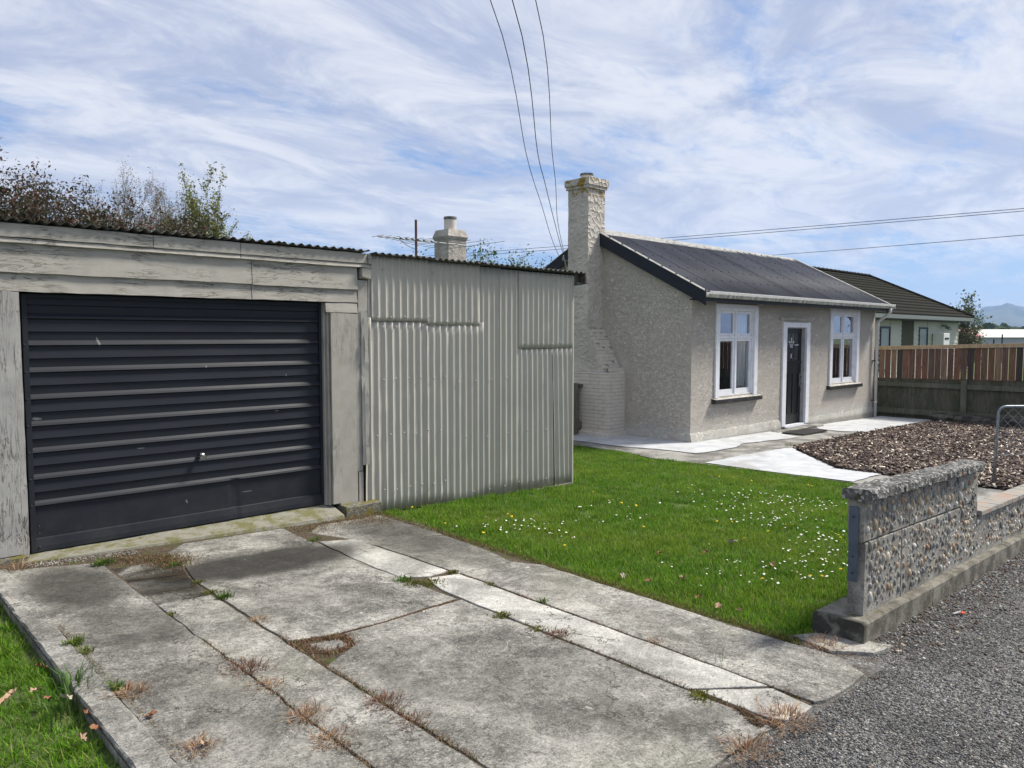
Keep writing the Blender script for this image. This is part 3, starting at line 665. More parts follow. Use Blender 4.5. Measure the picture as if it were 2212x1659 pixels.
so = o.modifiers.new('t', 'SOLIDIFY'); so.thickness = .0015
MB().box(1.196, 1.232, DY - .010, DY + .03, .002, 1.962).build('side_rail', M_gdoor, dr, bevel=.002)
MB().box(3.640, 3.664, DY - .010, DY + .03, .002, 1.962).build('side_rail', M_gdoor, dr, bevel=.002)
MB().box(1.232, 3.640, DY - .004, DY + .03, 1.935, 1.962).build('top_rail', M_gdoor, dr)
MB().box(1.15, 3.69, DY + .06, DY + .10, -.1, 2.05).build('backing_frame', M_dark, dr)
hd = MB().tube([(2.485, DY + .01, .62), (2.485, DY - .045, .615)], [.020, .017], 10)
hd.tube([(2.462, DY - .045, .632), (2.512, DY - .047, .600)], [.011, .013], 8); hd.build('handle', M_chrome, dr, smooth=True)
bolt = MB().lathe(0, 0, [(.007, -.002), (.007, .004), (.004, .007)], 8).mesh('bolt', M_screw)
for z in (.20, .145, .04): inst('bolt', bolt, dr, (1.252, DY - .008, z), (R(90), 0, 0))
for k in range(8): inst('bolt', bolt, dr, (1.208, DY - .012, .36 + k * .2035), (R(90), 0, 0))
# scrapes of pale paint on the door
# ------------------------------------------------------------------ corrugated lean-to shed
shed = thing('shed', 'lean-to shed clad in overlapping grey painted corrugated iron sheets', 'shed', (5.7, 6.6, -.2))
SY = 6.495
def ws(x0, x1, z0, z1, y, dent=.006, seed=0, **k):
    return corr('wall_sheet', (x0, y, z0), (1, 0, 0), (0, 0, 1), x1 - x0, z1 - z0, M_iron, shed, n=(0, -1, 0), rows=14, dent=dent, seed=seed, **k)
ws(4.08, 4.90, -.165, 1.83, SY, .006, 1, pitch=.096, bot=-.03, curl=.03); ws(4.86, 5.25, -.20, 1.79, SY - .003, .006, 2, bot=-.03, pitch=.094)
ws(5.23, 5.66, -.245, 1.80, SY - .008, .004, 3); ws(5.62, 5.93, -.245, 2.43, SY + .001, .003, 4); ws(5.915, 6.26, -.235, 2.42, SY - .006, .003, 5)
ws(4.175, 4.88, 1.80, 2.45, SY - .016, .003, 6, pitch=.09); ws(4.86, 5.62, 1.765, 2.44, SY - .014, .003, 7, pitch=.09)
ws(6.23, 6.82, -.235, 1.53, SY, .003, 8, slant=(.03, 0)); ws(6.80, 7.16, -.24, 1.52, SY - .006, .004, 9, slant=(0, .05)); ws(6.225, 7.165, 1.495, 2.415, SY - .015, .002, 10)
MB().box(7.168, 7.19, SY - .02, SY + .03, -.25, 2.4).build('corner_flashing', M_iron, shed)
mb = MB(); mb.box(7.12, 7.165, SY + .03, 9.6, -.26, 2.36); mb.box(4.2, 7.15, 9.5, 9.58, -.26, 2.30); mb.build('side_wall', M_iron, shed)
m_ = plank(5.8, 7.20, [(SY - .035, -.46), (SY + .12, -.46), (SY + .12, -.245), (SY - .02, -.243)], 0, jit=.008, seg=.07); m_.build('footing', M_wallc, shed)
xw = 4.14
while xw < 7.2:
    wd = min(.76, 7.30 - xw); corr('roof_sheet', (xw, 6.375, 2.462 - (xw - 4.1) * .004 + random.uniform(-.002, .003)), (1, 0, 0), (0, 1, -.06), wd, 3.25, M_roofiron, shed, n=(0, 0, 1), rows=8, dent=.003, seed=xw)
    xw += .72
MB().box(4.18, 7.28, SY + .03, SY + .07, 2.40, 2.44).build('rafter', M_dark, shed)
mb = MB(); mb.hexa([(7.19, 6.42, 2.30), (7.30, 6.42, 2.30), (7.30, 9.6, 2.12), (7.19, 9.6, 2.12), (7.19, 6.42, 2.325), (7.31, 6.42, 2.325), (7.31, 9.6, 2.145), (7.19, 9.6, 2.145)])
mb.hexa([(7.285, 6.37, 2.32), (7.325, 6.37, 2.31), (7.325, 9.6, 2.13), (7.285, 9.6, 2.13), (7.285, 6.37, 2.45), (7.30, 6.37, 2.45), (7.30, 9.6, 2.26), (7.285, 9.6, 2.26)])
mb.build('side_flashing', M_roofiron, shed)
MB().box(7.19, 7.285, SY - .01, SY + .01, 2.31, 2.44).build('soffit_board', M_greytimber, shed)
nail = MB().lathe(0, 0, [(.0095, -.002), (.009, .003), (.005, .007)], 8).mesh('nail', M_nail)
for row, (x0, x1, st, yy) in {1.84: (4.24, 4.9, .16, -.026), 1.745: (4.3, 5.2, .165, -.018), 1.20: (4.3, 5.2, .16, -.018), .62: (4.22, 5.2, .164, -.018), .05: (4.3, 5.2, .16, -.018), 1.80: (4.95, 5.6, .16, -.026),
                          1.15: (5.3, 6.1, .24, -.018), .5: (5.4, 6.9, .32, -.018), -.12: (5.5, 6.9, .24, -.018), 2.33: (4.3, 7.1, .32, -.026), 1.56: (6.3, 7.1, .16, -.024)}.items():
    x = x0
    while x < x1:
        inst('nail', nail, shed, (x + random.uniform(-.008, .008), SY + yy, row + random.uniform(-.015, .015)), (R(90), 0, 0)); x += st
# sheet of bent flashing between the post and the shed
m_ = plank(.35, 1.90, [(4.055, FY - .012), (4.12, FY - .030), (4.122, FY - .027), (4.058, FY - .009)], 2, jit=.007, seg=.10); m_.build('bent_flashing', M_iron, shed)

# ------------------------------------------------------------------ cottage
HX0, HX1, HY, HZ = 11.97, 20.47, 7.86, -.34
RY, RZ, EY, EZ = 10.17, 3.795, 7.52, 2.43
cot = thing('cottage', 'small grey stucco cottage with slate grey iron roof, white sash windows and tall chimney', 'house', (12, 8, HZ))
W1 = (12.89, 14.22, .47, 2.17); W2 = (17.90, 19.30, .50, 2.20); DD = (15.60, 16.56, -.36, 1.84)
def wallgrid(xs, zs, holes):
    mb = MB()
    for i in range(len(xs) - 1):
        for j in range(len(zs) - 1):
            cx, cz = (xs[i] + xs[i + 1]) / 2, (zs[j] + zs[j + 1]) / 2
            if any(h[0] < cx < h[1] and h[2] < cz < h[3] for h in holes): continue
            b = len(mb.v); mb.v += [(xs[i], HY, zs[j]), (xs[i + 1], HY, zs[j]), (xs[i + 1], HY, zs[j + 1]), (xs[i], HY, zs[j + 1])]; mb.f.append((b, b + 1, b + 2, b + 3))
    for x0, x1, z0, z1 in holes:
        for q in (((x0, z0), (x0, z1)), ((x1, z1), (x1, z0)), ((x0, z1), (x1, z1)), ((x1, z0), (x0, z0))):
            b = len(mb.v); (a0, c0), (a1, c1) = q; mb.v += [(a0, HY, c0), (a1, HY, c1), (a1, HY + .2, c1), (a0, HY + .2, c0)]; mb.f.append((b, b + 1, b + 2, b + 3))
    return mb
xs = sorted({HX0, HX1, W1[0], W1[1], W2[0], W2[1], DD[0], DD[1]}); zs = sorted({-.6, 2.42, W1[2], W1[3], W2[2], W2[3], DD[2], DD[3]})
mb = wallgrid(xs, zs, [W1, W2, DD])
BY = 2 * RY - HY
def rz(y): return RZ - .03 - abs(y - RY) * (RZ - EZ) / (RY - EY)
for x in (HX0, HX1):
    b = len(mb.v); mb.v += [(x, HY, -.6), (x, BY, -.6), (x, BY, rz(BY)), (x, RY, rz(RY)), (x, HY, rz(HY))]; mb.f.append((b, b + 1, b + 2, b + 3, b + 4))
b = len(mb.v); mb.v += [(HX0, BY, -.6), (HX1, BY, -.6), (HX1, BY, 2.42), (HX0, BY, 2.42)]; mb.f.append((b, b + 1, b + 2, b + 3))
o = mb.build('wall', M_stucco, cot, fix=False)
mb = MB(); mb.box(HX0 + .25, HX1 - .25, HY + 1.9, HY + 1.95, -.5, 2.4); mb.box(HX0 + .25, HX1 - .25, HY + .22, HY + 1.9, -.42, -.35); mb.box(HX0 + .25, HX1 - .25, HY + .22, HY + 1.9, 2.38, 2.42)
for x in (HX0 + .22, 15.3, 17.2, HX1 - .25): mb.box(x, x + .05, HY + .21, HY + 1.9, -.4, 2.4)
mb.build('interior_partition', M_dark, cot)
# plinth: bulging render at the foot of the walls
def plinth(pts, z0, z1, nrm, name='plinth', amp=.02):
    (x0, y0), (x1, y1) = pts; mb = MB(); L_ = math.hypot(x1 - x0, y1 - y0); n_ = int(L_ / .08)
    for i in range(n_ + 1):
        t = i / n_; x, y = x0 + (x1 - x0) * t, y0 + (y1 - y0) * t
        k = amp * (1 + .7 * mnoise.noise(Vector((x * 5, y * 5, 0)))); zt = z1 + .02 * mnoise.noise(Vector((x * 3, y * 3, 9)))
        mb.v += [(x, y, zt), (x + nrm[0] * k * .8, y + nrm[1] * k * .8, zt - .05), (x + nrm[0] * k * 1.4, y + nrm[1] * k * 1.4, z0)]
    for i in range(n_):
        for j in (0, 1): mb.f.append((i * 3 + j, i * 3 + j + 1, i * 3 + 3 + j + 1, i * 3 + 3 + j))
    return mb.build(name, M_stucco, cot, smooth=True)
plinth(((HX0 - .02, HY), (15.42, HY)), -.42, -.17, (0, -1), amp=.03); plinth(((HX0, HY - .02), (HX0, 9.4)), -.42, -.20, (-1, 0), amp=.03); plinth(((16.75, HY), (HX1, HY)), -.55, -.22, (0, -1), amp=.018)
# roof sheets
sl = Vector((0, RY - EY, RZ - EZ)); slL = sl.length; sl.normalize()
xw = 11.87; k = 0
while xw < 20.5:
    wd = min(.80, 20.56 - xw)
    corr('roof_sheet', (xw, EY, EZ + .012 + (k % 2) * .003), (1, 0, 0), sl, wd, slL - .03, M_roof, cot, rows=1, pitch=.0762, amp=.012, per=8)
    corr('roof_sheet', (xw, 2 * RY - EY, EZ + .012 + (k % 2) * .003), (1, 0, 0), (0, -sl.y, sl.z), wd, slL - .03, M_roof, cot, rows=1, pitch=.0762, amp=.0085, per=8, n=(0, sl.z, sl.y))
    xw += .762; k += 1
scw = MB().lathe(0, 0, [(.019, -.004), (.018, .010), (.008, .016)], 6).mesh('screw', M_screw)
nrm = Vector((0, -sl.z, sl.y)); rx = math.atan2(sl.z, sl.y)
for r_, t in enumerate((.04, .62, 1.18, 1.75, 2.32, 2.86)):
    x = 11.98 + (r_ % 2) * .1
    while x < 20.5:
        p = Vector((x, EY, EZ + .012)) + sl * t + nrm * .009
        inst('screw', scw, cot, (round((x - 11.87) / .0762 - .25) * .0762 + 11.87 + .019, p.y, p.z), (rx, 0, 0)); x += .2286 if r_ in (0,) else .305
# ridge cap in lapped lengths, verge flashings
for a, b, dz_ in ((11.86, 14.1, .0), (14.08, 16.6, -.006), (16.58, 20.58, -.014)):
    prof = []
    cs = [(RY - .23, RZ - .092 + dz_), (RY - .03, RZ + .030 + dz_), (RY, RZ + .048 + dz_), (RY + .03, RZ + .030 + dz_), (RY + .23, RZ - .092 + dz_), (RY + .23, RZ - .104 + dz_), (RY, RZ + .030 + dz_), (RY - .23, RZ - .106 + dz_)]
    plank(a, b, cs, 0, jit=.005, seg=.08).build('ridge_cap', M_flash, cot)
def along(y, off, x): return None
def slopebox(x0, x1, lift0, lift1, name, m, side=-1, y_end=EY - .03, sub=0):
    ye = y_end if side < 0 else 2 * RY - y_end; zz = EZ - (EY - y_end) * (RZ - EZ) / (RY - EY)
    mb = MB(); mb.hexa([(x0, ye, zz + lift0), (x1, ye, zz + lift0), (x1, RY, RZ + lift0), (x0, RY, RZ + lift0), (x0, ye, zz + lift1), (x1, ye, zz + lift1), (x1, RY, RZ + lift1), (x0, RY, RZ + lift1)])
    return mb.build(name, m, cot)
for sd_ in (-1, 1):
    slopebox(11.842, 11.872, -.225, .012, 'barge_board', M_navy, sd_, EY - .02)
    slopebox(20.565, 20.59, -.215, .012, 'barge_board', M_navy, sd_, EY - .02)
    slopebox(11.836, 11.94, .024, .036, 'verge_flashing', M_flash, sd_, EY - .0); slopebox(20.50, 20.60, .024, .036, 'verge_flashing', M_flash, sd_, EY)
for x in np.arange(0, 1, .12):
    y = EY + (RY - EY) * x; inst('screw', scw, cot, (11.875, y, EZ + (RZ - EZ) * x + .04), (rx, 0, 0)); 
# eaves: soffit, fascia, gutter
MB().box(11.88, 20.56, EY + .04, HY - .002, 2.30, 2.325).build('soffit', M_navy, cot); MB().box(11.88, 20.56, EY + .01, EY + .04, 2.27, 2.43).build('fascia', M_navy, cot)
gp_ = [(7.515, 2.44), (7.515, 2.350), (7.500, 2.343), (7.44, 2.343), (7.425, 2.358), (7.425, 2.385), (7.405, 2.400), (7.402, 2.440), (7.412, 2.446), (7.415, 2.405), (7.437, 2.388), (7.438, 2.362), (7.50, 2.355), (7.503, 2.44)]
gp_ = [(y + .012, z - .004) for y, z in gp_]
MB().extr(gp_, 11.86, 20.62, 0).build('gutter', M_gutter, cot)
rim = MB().tube([(11.86, 7.418, 2.444), (20.62, 7.418, 2.444)], .006, 6).build('gutter_bead', M_white, cot)
MB().extr([(7.42, 2.34), (7.525, 2.34), (7.525, 2.435), (7.42, 2.435)], 20.60, 20.625, 0).build('gutter_end', M_gutter, cot)
dp = bpy.data.objects.new('downpipe', None); dp.location = Vector((20.5, 7.8, -.45)) - org(cot); link(dp, cot)
MB().tube([(20.42, 7.47, 2.35), (20.42, 7.47, 2.25), (20.42, 7.52, 2.19), (20.42, 7.74, 2.03), (20.42, 7.775, 1.97), (20.42, 7.775, -.50)], .038, 14).build('pipe', M_pipe, dp, smooth=True)
for z in (1.93, .95, -.08): MB().lathe(20.42, 7.775, [(.040, z - .022), (.045, z - .022), (.045, z + .022), (.040, z + .022)], 14).build('pipe_collar', M_pipe, dp)
for z in (1.0, -.04): MB().box(20.33, 20.45, 7.79, 7.86, z - .01, z + .01).build('bracket', M_screw, dp)
# windows
def window(W, curtains):
    x0, x1, z0, z1 = W; wd = x1 - x0; o = bpy.data.objects.new('window', None); o.location = Vector((x0, HY, z0)) - org(cot); link(o, cot)
    c = .13; yf = HY - .035
    MB().box(x0 - c, x0 + .005, yf, HY + .0, z0 - .03, z1 + .10).build('casing', M_white, o, bevel=.004); MB().box(x1 - .005, x1 + c, yf, HY, z0 - .03, z1 + .10).build('casing', M_white, o, bevel=.004)
    MB().box(x0 + .006, x1 - .006, yf + .003, HY, z1 - .005, z1 + .098).build('casing', M_white, o, bevel=.004)
    mb = MB(); f0, f1 = HY + .002, HY + .10
    mb.box(x0 + .001, x0 + .03, f0, f1, z0, z1 - .001); mb.box(x1 - .03, x1 - .001, f0, f1, z0, z1 - .001); mb.box(x0 + .031, x1 - .031, f0, f1, z1 - .03, z1 - .002); mb.build('frame', M_white, o)
    cx = (x0 + x1) / 2; tz = z0 + (z1 - z0) * .675
    MB().box(cx - .022, cx + .022, HY + .012, f1, z0, z1 - .032).build('mullion', M_white, o, bevel=.003); MB().box(x0 + .031, x1 - .031, HY + .016, f1, tz - .025, tz + .025).build('transom', M_white, o, bevel=.003)
    MB().box(x0 + .031, x1 - .031, HY + .018, f1, z0 - .002, z0 + .03).build('bottom_rail', M_white, o)
    for (a, b) in ((x0 + .033, cx - .024), (cx + .024, x1 - .033)):
        for (p, q, br) in ((z0 + .034, tz - .027, .085), (tz + .027, z1 - .034, .05)):
            s_ = .052; mb = MB(); y0, y1 = HY + .035, HY + .075
            mb.box(a, a + s_, y0, y1, p, q); mb.box(b - s_, b, y0, y1, p, q); mb.box(a + s_, b - s_, y0 + .001, y1, p, p + br); mb.box(a + s_, b - s_, y0 + .001, y1, q - .05, q)
            sa = mb.build('sash', M_white, o)
            MB().box(a + s_, b - s_, y0 + .022, y0 + .026, p + br, q - .05).build('pane', M_glass, o)
    mb = MB(); yb = HY - .11
    mb.hexa([(x0 - .22, yb, z0 - .135), (x1 + .22, yb, z0 - .135), (x1 + .22, HY + .02, z0 - .135), (x0 - .22, HY + .02, z0 - .135), (x0 - .22, yb, z0 - .055), (x1 + .22, yb, z0 - .055), (x1 + .22, HY + .02, z0 - .033), (x0 - .22, HY + .02, z0 - .033)])
    mb.build('window_sill', M_plum, o, bevel=.005)
    MB().hexa([(x0 - .215, yb + .008, z0 - .052), (x1 + .215, yb + .008, z0 - .052), (x1 + .215, HY + .01, z0 - .031), (x0 - .215, HY + .01, z0 - .031), (x0 - .215, yb + .008, z0 - .049), (x1 + .215, yb + .008, z0 - .049), (x1 + .215, HY + .01, z0 - .028), (x0 - .215, HY + .01, z0 - .028)]).build('sill_paint', M_silltop, o)
    return o
window(W1, 1); window(W2, 0)
def curtain(x0, x1, label):
    V = []; n_ = 40
    for j, z in enumerate((.30, 2.25)):
        for i in range(n_ + 1): V.append((x0 + (x1 - x0) * i / n_, HY + .135 + .018 * math.sin(i * .95) * (1 if j == 0 else .8), z))
    mb = MB(); mb.v = V; mb.f = [(i, i + 1, n_ + 2 + i, n_ + 1 + i) for i in range(n_)]
    o = mb.build('curtain', M_curt, None, smooth=True, fix=False); o.modifiers.new('t', 'SOLIDIFY').thickness = .003
    tag(o, label, 'curtain', 'curtains behind the cottage windows')
curtain(13.80, 14.40, 'pale pleated curtain behind the right half of the cottage window nearer the chimney')
curtain(19.28, 19.6, 'narrow pale curtain at the right edge of the cottage window beside the downpipe')
# door
dr = bpy.data.objects.new('front_door', None); dr.location = Vector((16.1, 7.95, -.36)) - org(cot); link(dr, cot)
x0, x1, z0, z1 = DD
MB().box(x0 - .16, x0 + .01, HY - .035, HY + .02, z0 + .02, z1 + .10).build('casing', M_white, dr, bevel=.004); MB().box(x1 - .01, x1 + .15, HY - .035, HY + .02, z0 + .02, z1 + .10).build('casing', M_white, dr, bevel=.004)
MB().box(x0 + .011, x1 - .011, HY - .032, HY + .02, z1 - .01, z1 + .098).build('casing', M_white, dr, bevel=.004)
MB().box(x1 - .012, x1 + .008, HY + .021, HY + .2, z0, z1 - .012).build('jamb', M_reveal, dr); MB().box(x0 - .008, x0 + .012, HY + .021, HY + .2, z0, z1 - .012).build('jamb', M_reveal, dr)
MB().box(x0 + .013, x1 - .013, HY + .021, HY + .2, z1 - .03, z1 - .012).build('jamb', M_reveal, dr)
MB().box(x0 - .02, x1 + .02, HY - .10, HY + .2, z0 - .08, z0 + .005).build('threshold', M_reveal, dr, bevel=.004); MB().box(x0 + .02, x1 - .02, HY - .02, HY + .07, z0 + .006, z0 + .035).build('metal_strip', M_white, dr)
ly0, ly1 = HY + .095, HY + .135; a, b = x0 + .015, x1 - .016; zt = z1 - .033; zb = z0 + .04
mb = MB(); st = .11
mb.box(a, a + st, ly0, ly1, zb, zt); mb.box(b - st, b, ly0, ly1, zb, zt)
for p, q in ((zb, zb + .22), (1.02, 1.10), (.80, 1.02 - .001), (zt - .11, zt)): mb.box(a + st, b - st, ly0 + (.006 if q < 1.02 and p > .7 else .001), ly1, p, q)
mb.box(a + st, b - st, ly0 + .018, ly1 - .005, zb + .22, .80)
for i in (1, 2): xm = a + st + (b - a - 2 * st) * i / 3; mb.box(xm - .028, xm + .028, ly0 + .004, ly1 - .002, zb + .22, .80)
mb.build('door_leaf', M_blackwood, dr, bevel=.002)
MB().box(a + st, b - st, ly0 + .016, ly0 + .020, 1.10, zt - .11).build('pane', M_leadglass, dr)
mb = MB(); cx = (a + b) / 2; gy = ly0 + .010
for x in (cx - .16, cx - .03, cx + .03, cx + .16): mb.box(x - .003, x + .003, gy, gy + .005, 1.10, zt - .11)
for z in (1.18, 1.22, 1.42, 1.46): mb.box(a + st, b - st, gy, gy + .0051, z - .003, z + .003)
mb.build('lead_came', M_screw, dr)
mb = MB()
def petal(cx, cz, dx, dz, wd, ln):
    t = Vector((dx, dz)).normalized(); nn = Vector((-t.y, t.x)); b0 = len(mb.v); pts = []
    for k, (f, wf) in enumerate(((0, .15), (.35, .8), (.7, 1), (1, .1))):
        for sg in (-1, 1): pts.append((cx + t.x * ln * f + nn.x * wd * wf * sg, gy - .002, cz + t.y * ln * f + nn.y * wd * wf * sg))
    mb.v += pts
    for k in range(3): mb.f.append((b0 + 2 * k, b0 + 2 * k + 1, b0 + 2 * k + 3, b0 + 2 * k + 2))
for (dx_, dz_, ln) in ((-1, .35, .15), (1, .35, .15), (-.5, -1, .11), (.5, -1, .11), (0, 1, .15), (-.8, -.1, .10), (.8, -.1, .10)): petal(cx, 1.47, dx_, dz_, .032, ln)
for z in (1.19, 1.14): petal(cx, z, 0, 1, .035, .06)
mb.box(cx + .16, b - st, gy - .001, gy + .001, 1.425, 1.455)
mb.build('leadlight_flower', M_leadwhite, dr, fix=False)['kind'] = 'stuff'
mb = MB()
for z in (1.05, .72, .58): mb.tube([(b - .05, ly0 + .002, z), (b - .05, ly0 - .045, z)], [.018, .022] if z != 1.05 else [.014, .014], 10)
mb.box(b - .075, b - .03, ly0 - .006, ly0, .50, .80); mb.tube([(b - .05, ly0 - .03, .45), (b - .05, ly0 - .02, .33)], .008, 6)
mb.build('lock_and_knob', M_chrome, dr, smooth=False)
lt = plank(15.30, 16.02, rect(HY - .03, HY + .01, 1.985, 2.045, .008), 0, jit=.006, seg=.06); lt.build('lintel_brick', M_stucco, cot); plank(16.035, 16.66, rect(HY - .03, HY + .01, 1.98, 2.04, .008), 0, jit=.006, seg=.06).build('lintel_brick', M_stucco, cot)
# chimney: bricks below, scalloped render above
ch = bpy.data.objects.new('chimney', None); ch.location = Vector((11.6, 10.2, HZ)) - org(cot); link(ch, cot)
BX, Y0, Y1 = 11.43, 9.40, 11.0; SX = 11.49; S0, S1 = 9.98, 10.52
m_ = plank(Y0 - .07, Y1 + .05, rect(BX - .07, HX0 + .02, -.5, -.26, .015), 1, jit=.01, seg=.08); m_.build('footing', M_wallc if 0 else M_pbrick, ch)
MB().box(BX + .012, HX0 + .02, Y0 + .012, Y1 - .012, -.26, .885).build('core', M_mortar, ch)
brick = MB().box(0, 1, 0, 1, 0, 1).mesh('brick', M_pbrick)
CH = .0722; nco = 16
for k in range(nco):
    z = -.258 + k * CH; hgt = CH - .007
    off = 0 if k % 2 else .115; y = Y0
    edges = [Y0] + [Y0 + off + .23 * i for i in range(1 if off == 0 else 0, 9) if Y0 + off + .23 * i < Y1 - .05 and Y0 + off + .23 * i > Y0 + .05] + [Y1]
    for e0, e1 in zip(edges, edges[1:]):
        jx = random.uniform(-.003, .003); me = brick
        inst('brick', me, ch, (BX + jx, e0 + (.0035 if e0 > Y0 else 0), z + random.uniform(-.001, .001)), (random.uniform(-.004, .004), 0, 0), (.10, e1 - e0 - .005, hgt))
    off = .115 if k % 2 else 0
    xe = [BX] + [BX + off + .23 * i for i in range(1 if off == 0 else 0, 4) if BX + .11 < BX + off + .23 * i < HX0 - .04] + [HX0 + .01]
    xe[0] = BX + .104
    for e0, e1 in zip(xe, xe[1:]):
        inst('brick', brick, ch, (e0 + .003, Y0 + random.uniform(-.003, .003), z + random.uniform(-.001, .001)), (0, 0, 0), (e1 - e0 - .005, .10, hgt))
ztop = -.258 + nco * CH
MB().hexa([(BX - .012, Y0 - .004, ztop - .005), (HX0, Y0 - .004, ztop - .005), (HX0, Y1, ztop - .005), (BX - .012, Y1, ztop - .005), (BX - .012, Y0 - .004, ztop + .02), (HX0, Y0 + .02, ztop + .055), (HX0, Y1, ztop + .055), (BX - .012, Y1, ztop + .02)]).build('ledge', M_pbrick, ch, bevel=.006)
# stepped brick shoulders up to the stack
step_y = []
for k in range(12):
    z = ztop + .045 + k * .070
    y = Y0 + .06 + (0 if k == 0 else .04 + (k) * .040)
    if k == 0: y = Y0 + .06
    yb = y
    MB().box(SX + .03 + (0 if k else -.02), HX0 + .01, yb, S0 + .05, z - .012, z + .064).build('core', M_mortar, ch)
    e = SX + .02
    while e < HX0 - .02:
        e1 = min(e + .115 + random.uniform(-.006, .006), HX0)
        o = inst('brick', brick, ch, (e + .003, yb - .012 + random.uniform(-.006, .006), z + random.uniform(-.003, .003)), (R(-8) if k else 0, 0, random.uniform(-.05, .05)), (e1 - e - .005, .11, .067)); e = e1
yb2 = Y0
mb = MB()      # rendered front of the shoulder + stack
z1_ = ztop + .03; zs_ = ztop + .90
mb.hexa([(SX - .01, Y0 + .14, z1_), (HX0 - .2, Y0 + .14, z1_), (HX0 - .2, Y1 - .12, z1_), (SX - .01, Y1 - .12, z1_), (SX, S0 + .01, zs_), (HX0 - .2, S0 + .01, zs_), (HX0 - .2, S1 - .01, zs_), (SX, S1 - .01, zs_)])
mb.build('shoulder', M_scallop, ch)
mb = MB(); nz = 30
for i in range(nz + 1):
    z = zs_ - .02 + (4.60 - zs_ + .02) * i / nz
    for x, y in ((SX, S0), (HX0 + .03, S0), (HX0 + .03, S1), (SX, S1)): mb.v.append((x + random.uniform(-.005, .005), y + random.uniform(-.005, .005), z))
for i in range(nz):
    for j in range(4): mb.f.append((i * 4 + j, i * 4 + (j + 1) % 4, i * 4 + 4 + (j + 1) % 4, i * 4 + 4 + j))
mb.f += [(3, 2, 1, 0), tuple(nz * 4 + j for j in range(4))]
mb.build('stack', M_scallop, ch)
for z0_, z1_, e_ in ((4.585, 4.65, .035), (4.645, 4.79, .055)):
    m_ = plank(S0 - e_, S1 + e_, rect(SX - e_, HX0 + .03 + e_, z0_, z1_, .014), 1, jit=.006, seg=.09); m_.build('cap', M_scallop, ch)
pcx, pcy = (SX + HX0 + .03) / 2, (S0 + S1) / 2
MB().lathe(pcx, pcy, [(.125, 4.78), (.125, 4.89)], 20).build('pot', M_pbrick, ch, smooth=False); MB().lathe(pcx, pcy, [(.10, 4.885), (.135, 4.885), (.135, 4.925), (.10, 4.93), (.09, 4.86)], 20).build('pot_rim', M_greytimber if 0 else M_cap, ch)
# service cable bracket and looped leads on the far barge
mb = MB(); mb.tube([(11.84, 10.86, 3.22), (11.70, 10.86, 3.24), (11.66, 10.80, 3.32)], .012, 6); mb.tube([(11.72, 10.84, 3.28), (11.80, 10.86, 3.10), (11.86, 10.70, 2.95), (11.92, 10.62, 2.85)], .010, 6); mb.tube([(11.84, 10.8, 3.38), (11.78, 10.72, 3.42), (11.80, 10.64, 3.36)], .008, 6)
mb.build('cable_bracket', M_pipe, cot)
# rear wing with its own chimney
wing = thing('rear_wing', 'rear wing of the grey stucco cottage mostly hidden behind the iron shed', 'house', (12.5, 14, HZ))
MB().box(11.95, 17, BY + .01, 16.5, -.5, 1.75).build('wall', M_stucco, wing)
corr('roof_sheet', (11.85, BY, 2.3), (1, 0, 0), (0, 1, -.13), 5.3, 4.0, M_roof, wing, n=(0, 0, 1), rows=2, per=6)
o_ch = bpy.data.objects.new('chimney', None); o_ch.location = Vector((11.7, 14.5, HZ)) - org(wing); link(o_ch, wing)
c2x, c2y = 11.60, 14.50; hw = .275
MB().box(c2x - hw, c2x + hw, c2y - hw, c2y + hw, -.5, 3.96).build('stack', M_stuccoc, o_ch)
MB().hexa([(c2x - hw - .01, c2y - hw - .01, 3.96), (c2x + hw + .01, c2y - hw - .01, 3.96), (c2x + hw + .01, c2y + hw + .01, 3.96), (c2x - hw - .01, c2y + hw + .01, 3.96)] + [(c2x + a * (hw + .035), c2y + b * (hw + .035), 4.03) for a, b in ((-1, -1), (1, -1), (1, 1), (-1, 1))]).build('cap', M_stuccoc, o_ch)
MB().hexa([(c2x + a * (hw + .035), c2y + b * (hw + .035), 4.03) for a, b in ((-1, -1), (1, -1), (1, 1), (-1, 1))] + [(c2x + a * (hw - .02), c2y + b * (hw - .02), 4.20) for a, b in ((-1, -1), (1, -1), (1, 1), (-1, 1))]).build('cap', M_stuccoc, o_ch)
MB().lathe(c2x, c2y, [(.15, 4.18), (.148, 4.46), (.15, 4.52), (.12, 4.52)], 20).build('pot', M_pbrick, o_ch)
MB().lathe(c2x, c2y, [(.153, 4.46), (.158, 4.475), (.158, 4.525), (.13, 4.53)], 20).build('pot_rim', M_cap, o_ch)

# doormat
dm = thing('doormat', 'black ribbed rubber mat lying in front of the cottage door', 'doormat', (15.4, 7.3, g(15.4)))
for i in range(11):
    y = 7.06 + i * .042; MB().box(14.87, 15.95, y, y + .030, g(15.4) + .012, g(15.4) + .030).build('rib', M_mat, dm)
MB().box(14.85, 15.97, 7.05, 7.53, g(15.4) + .0, g(15.4) + .013).build('base', M_mat, dm)
sb = thing('door_step', 'low worn concrete step edge running in front of the cottage door', 'step', (16, 7.7, -.4))
plank(14.9, 17.0, rect(7.60, 7.78, -.46, -.375, .01), 0, jit=.005).build('slab', M_path, sb)

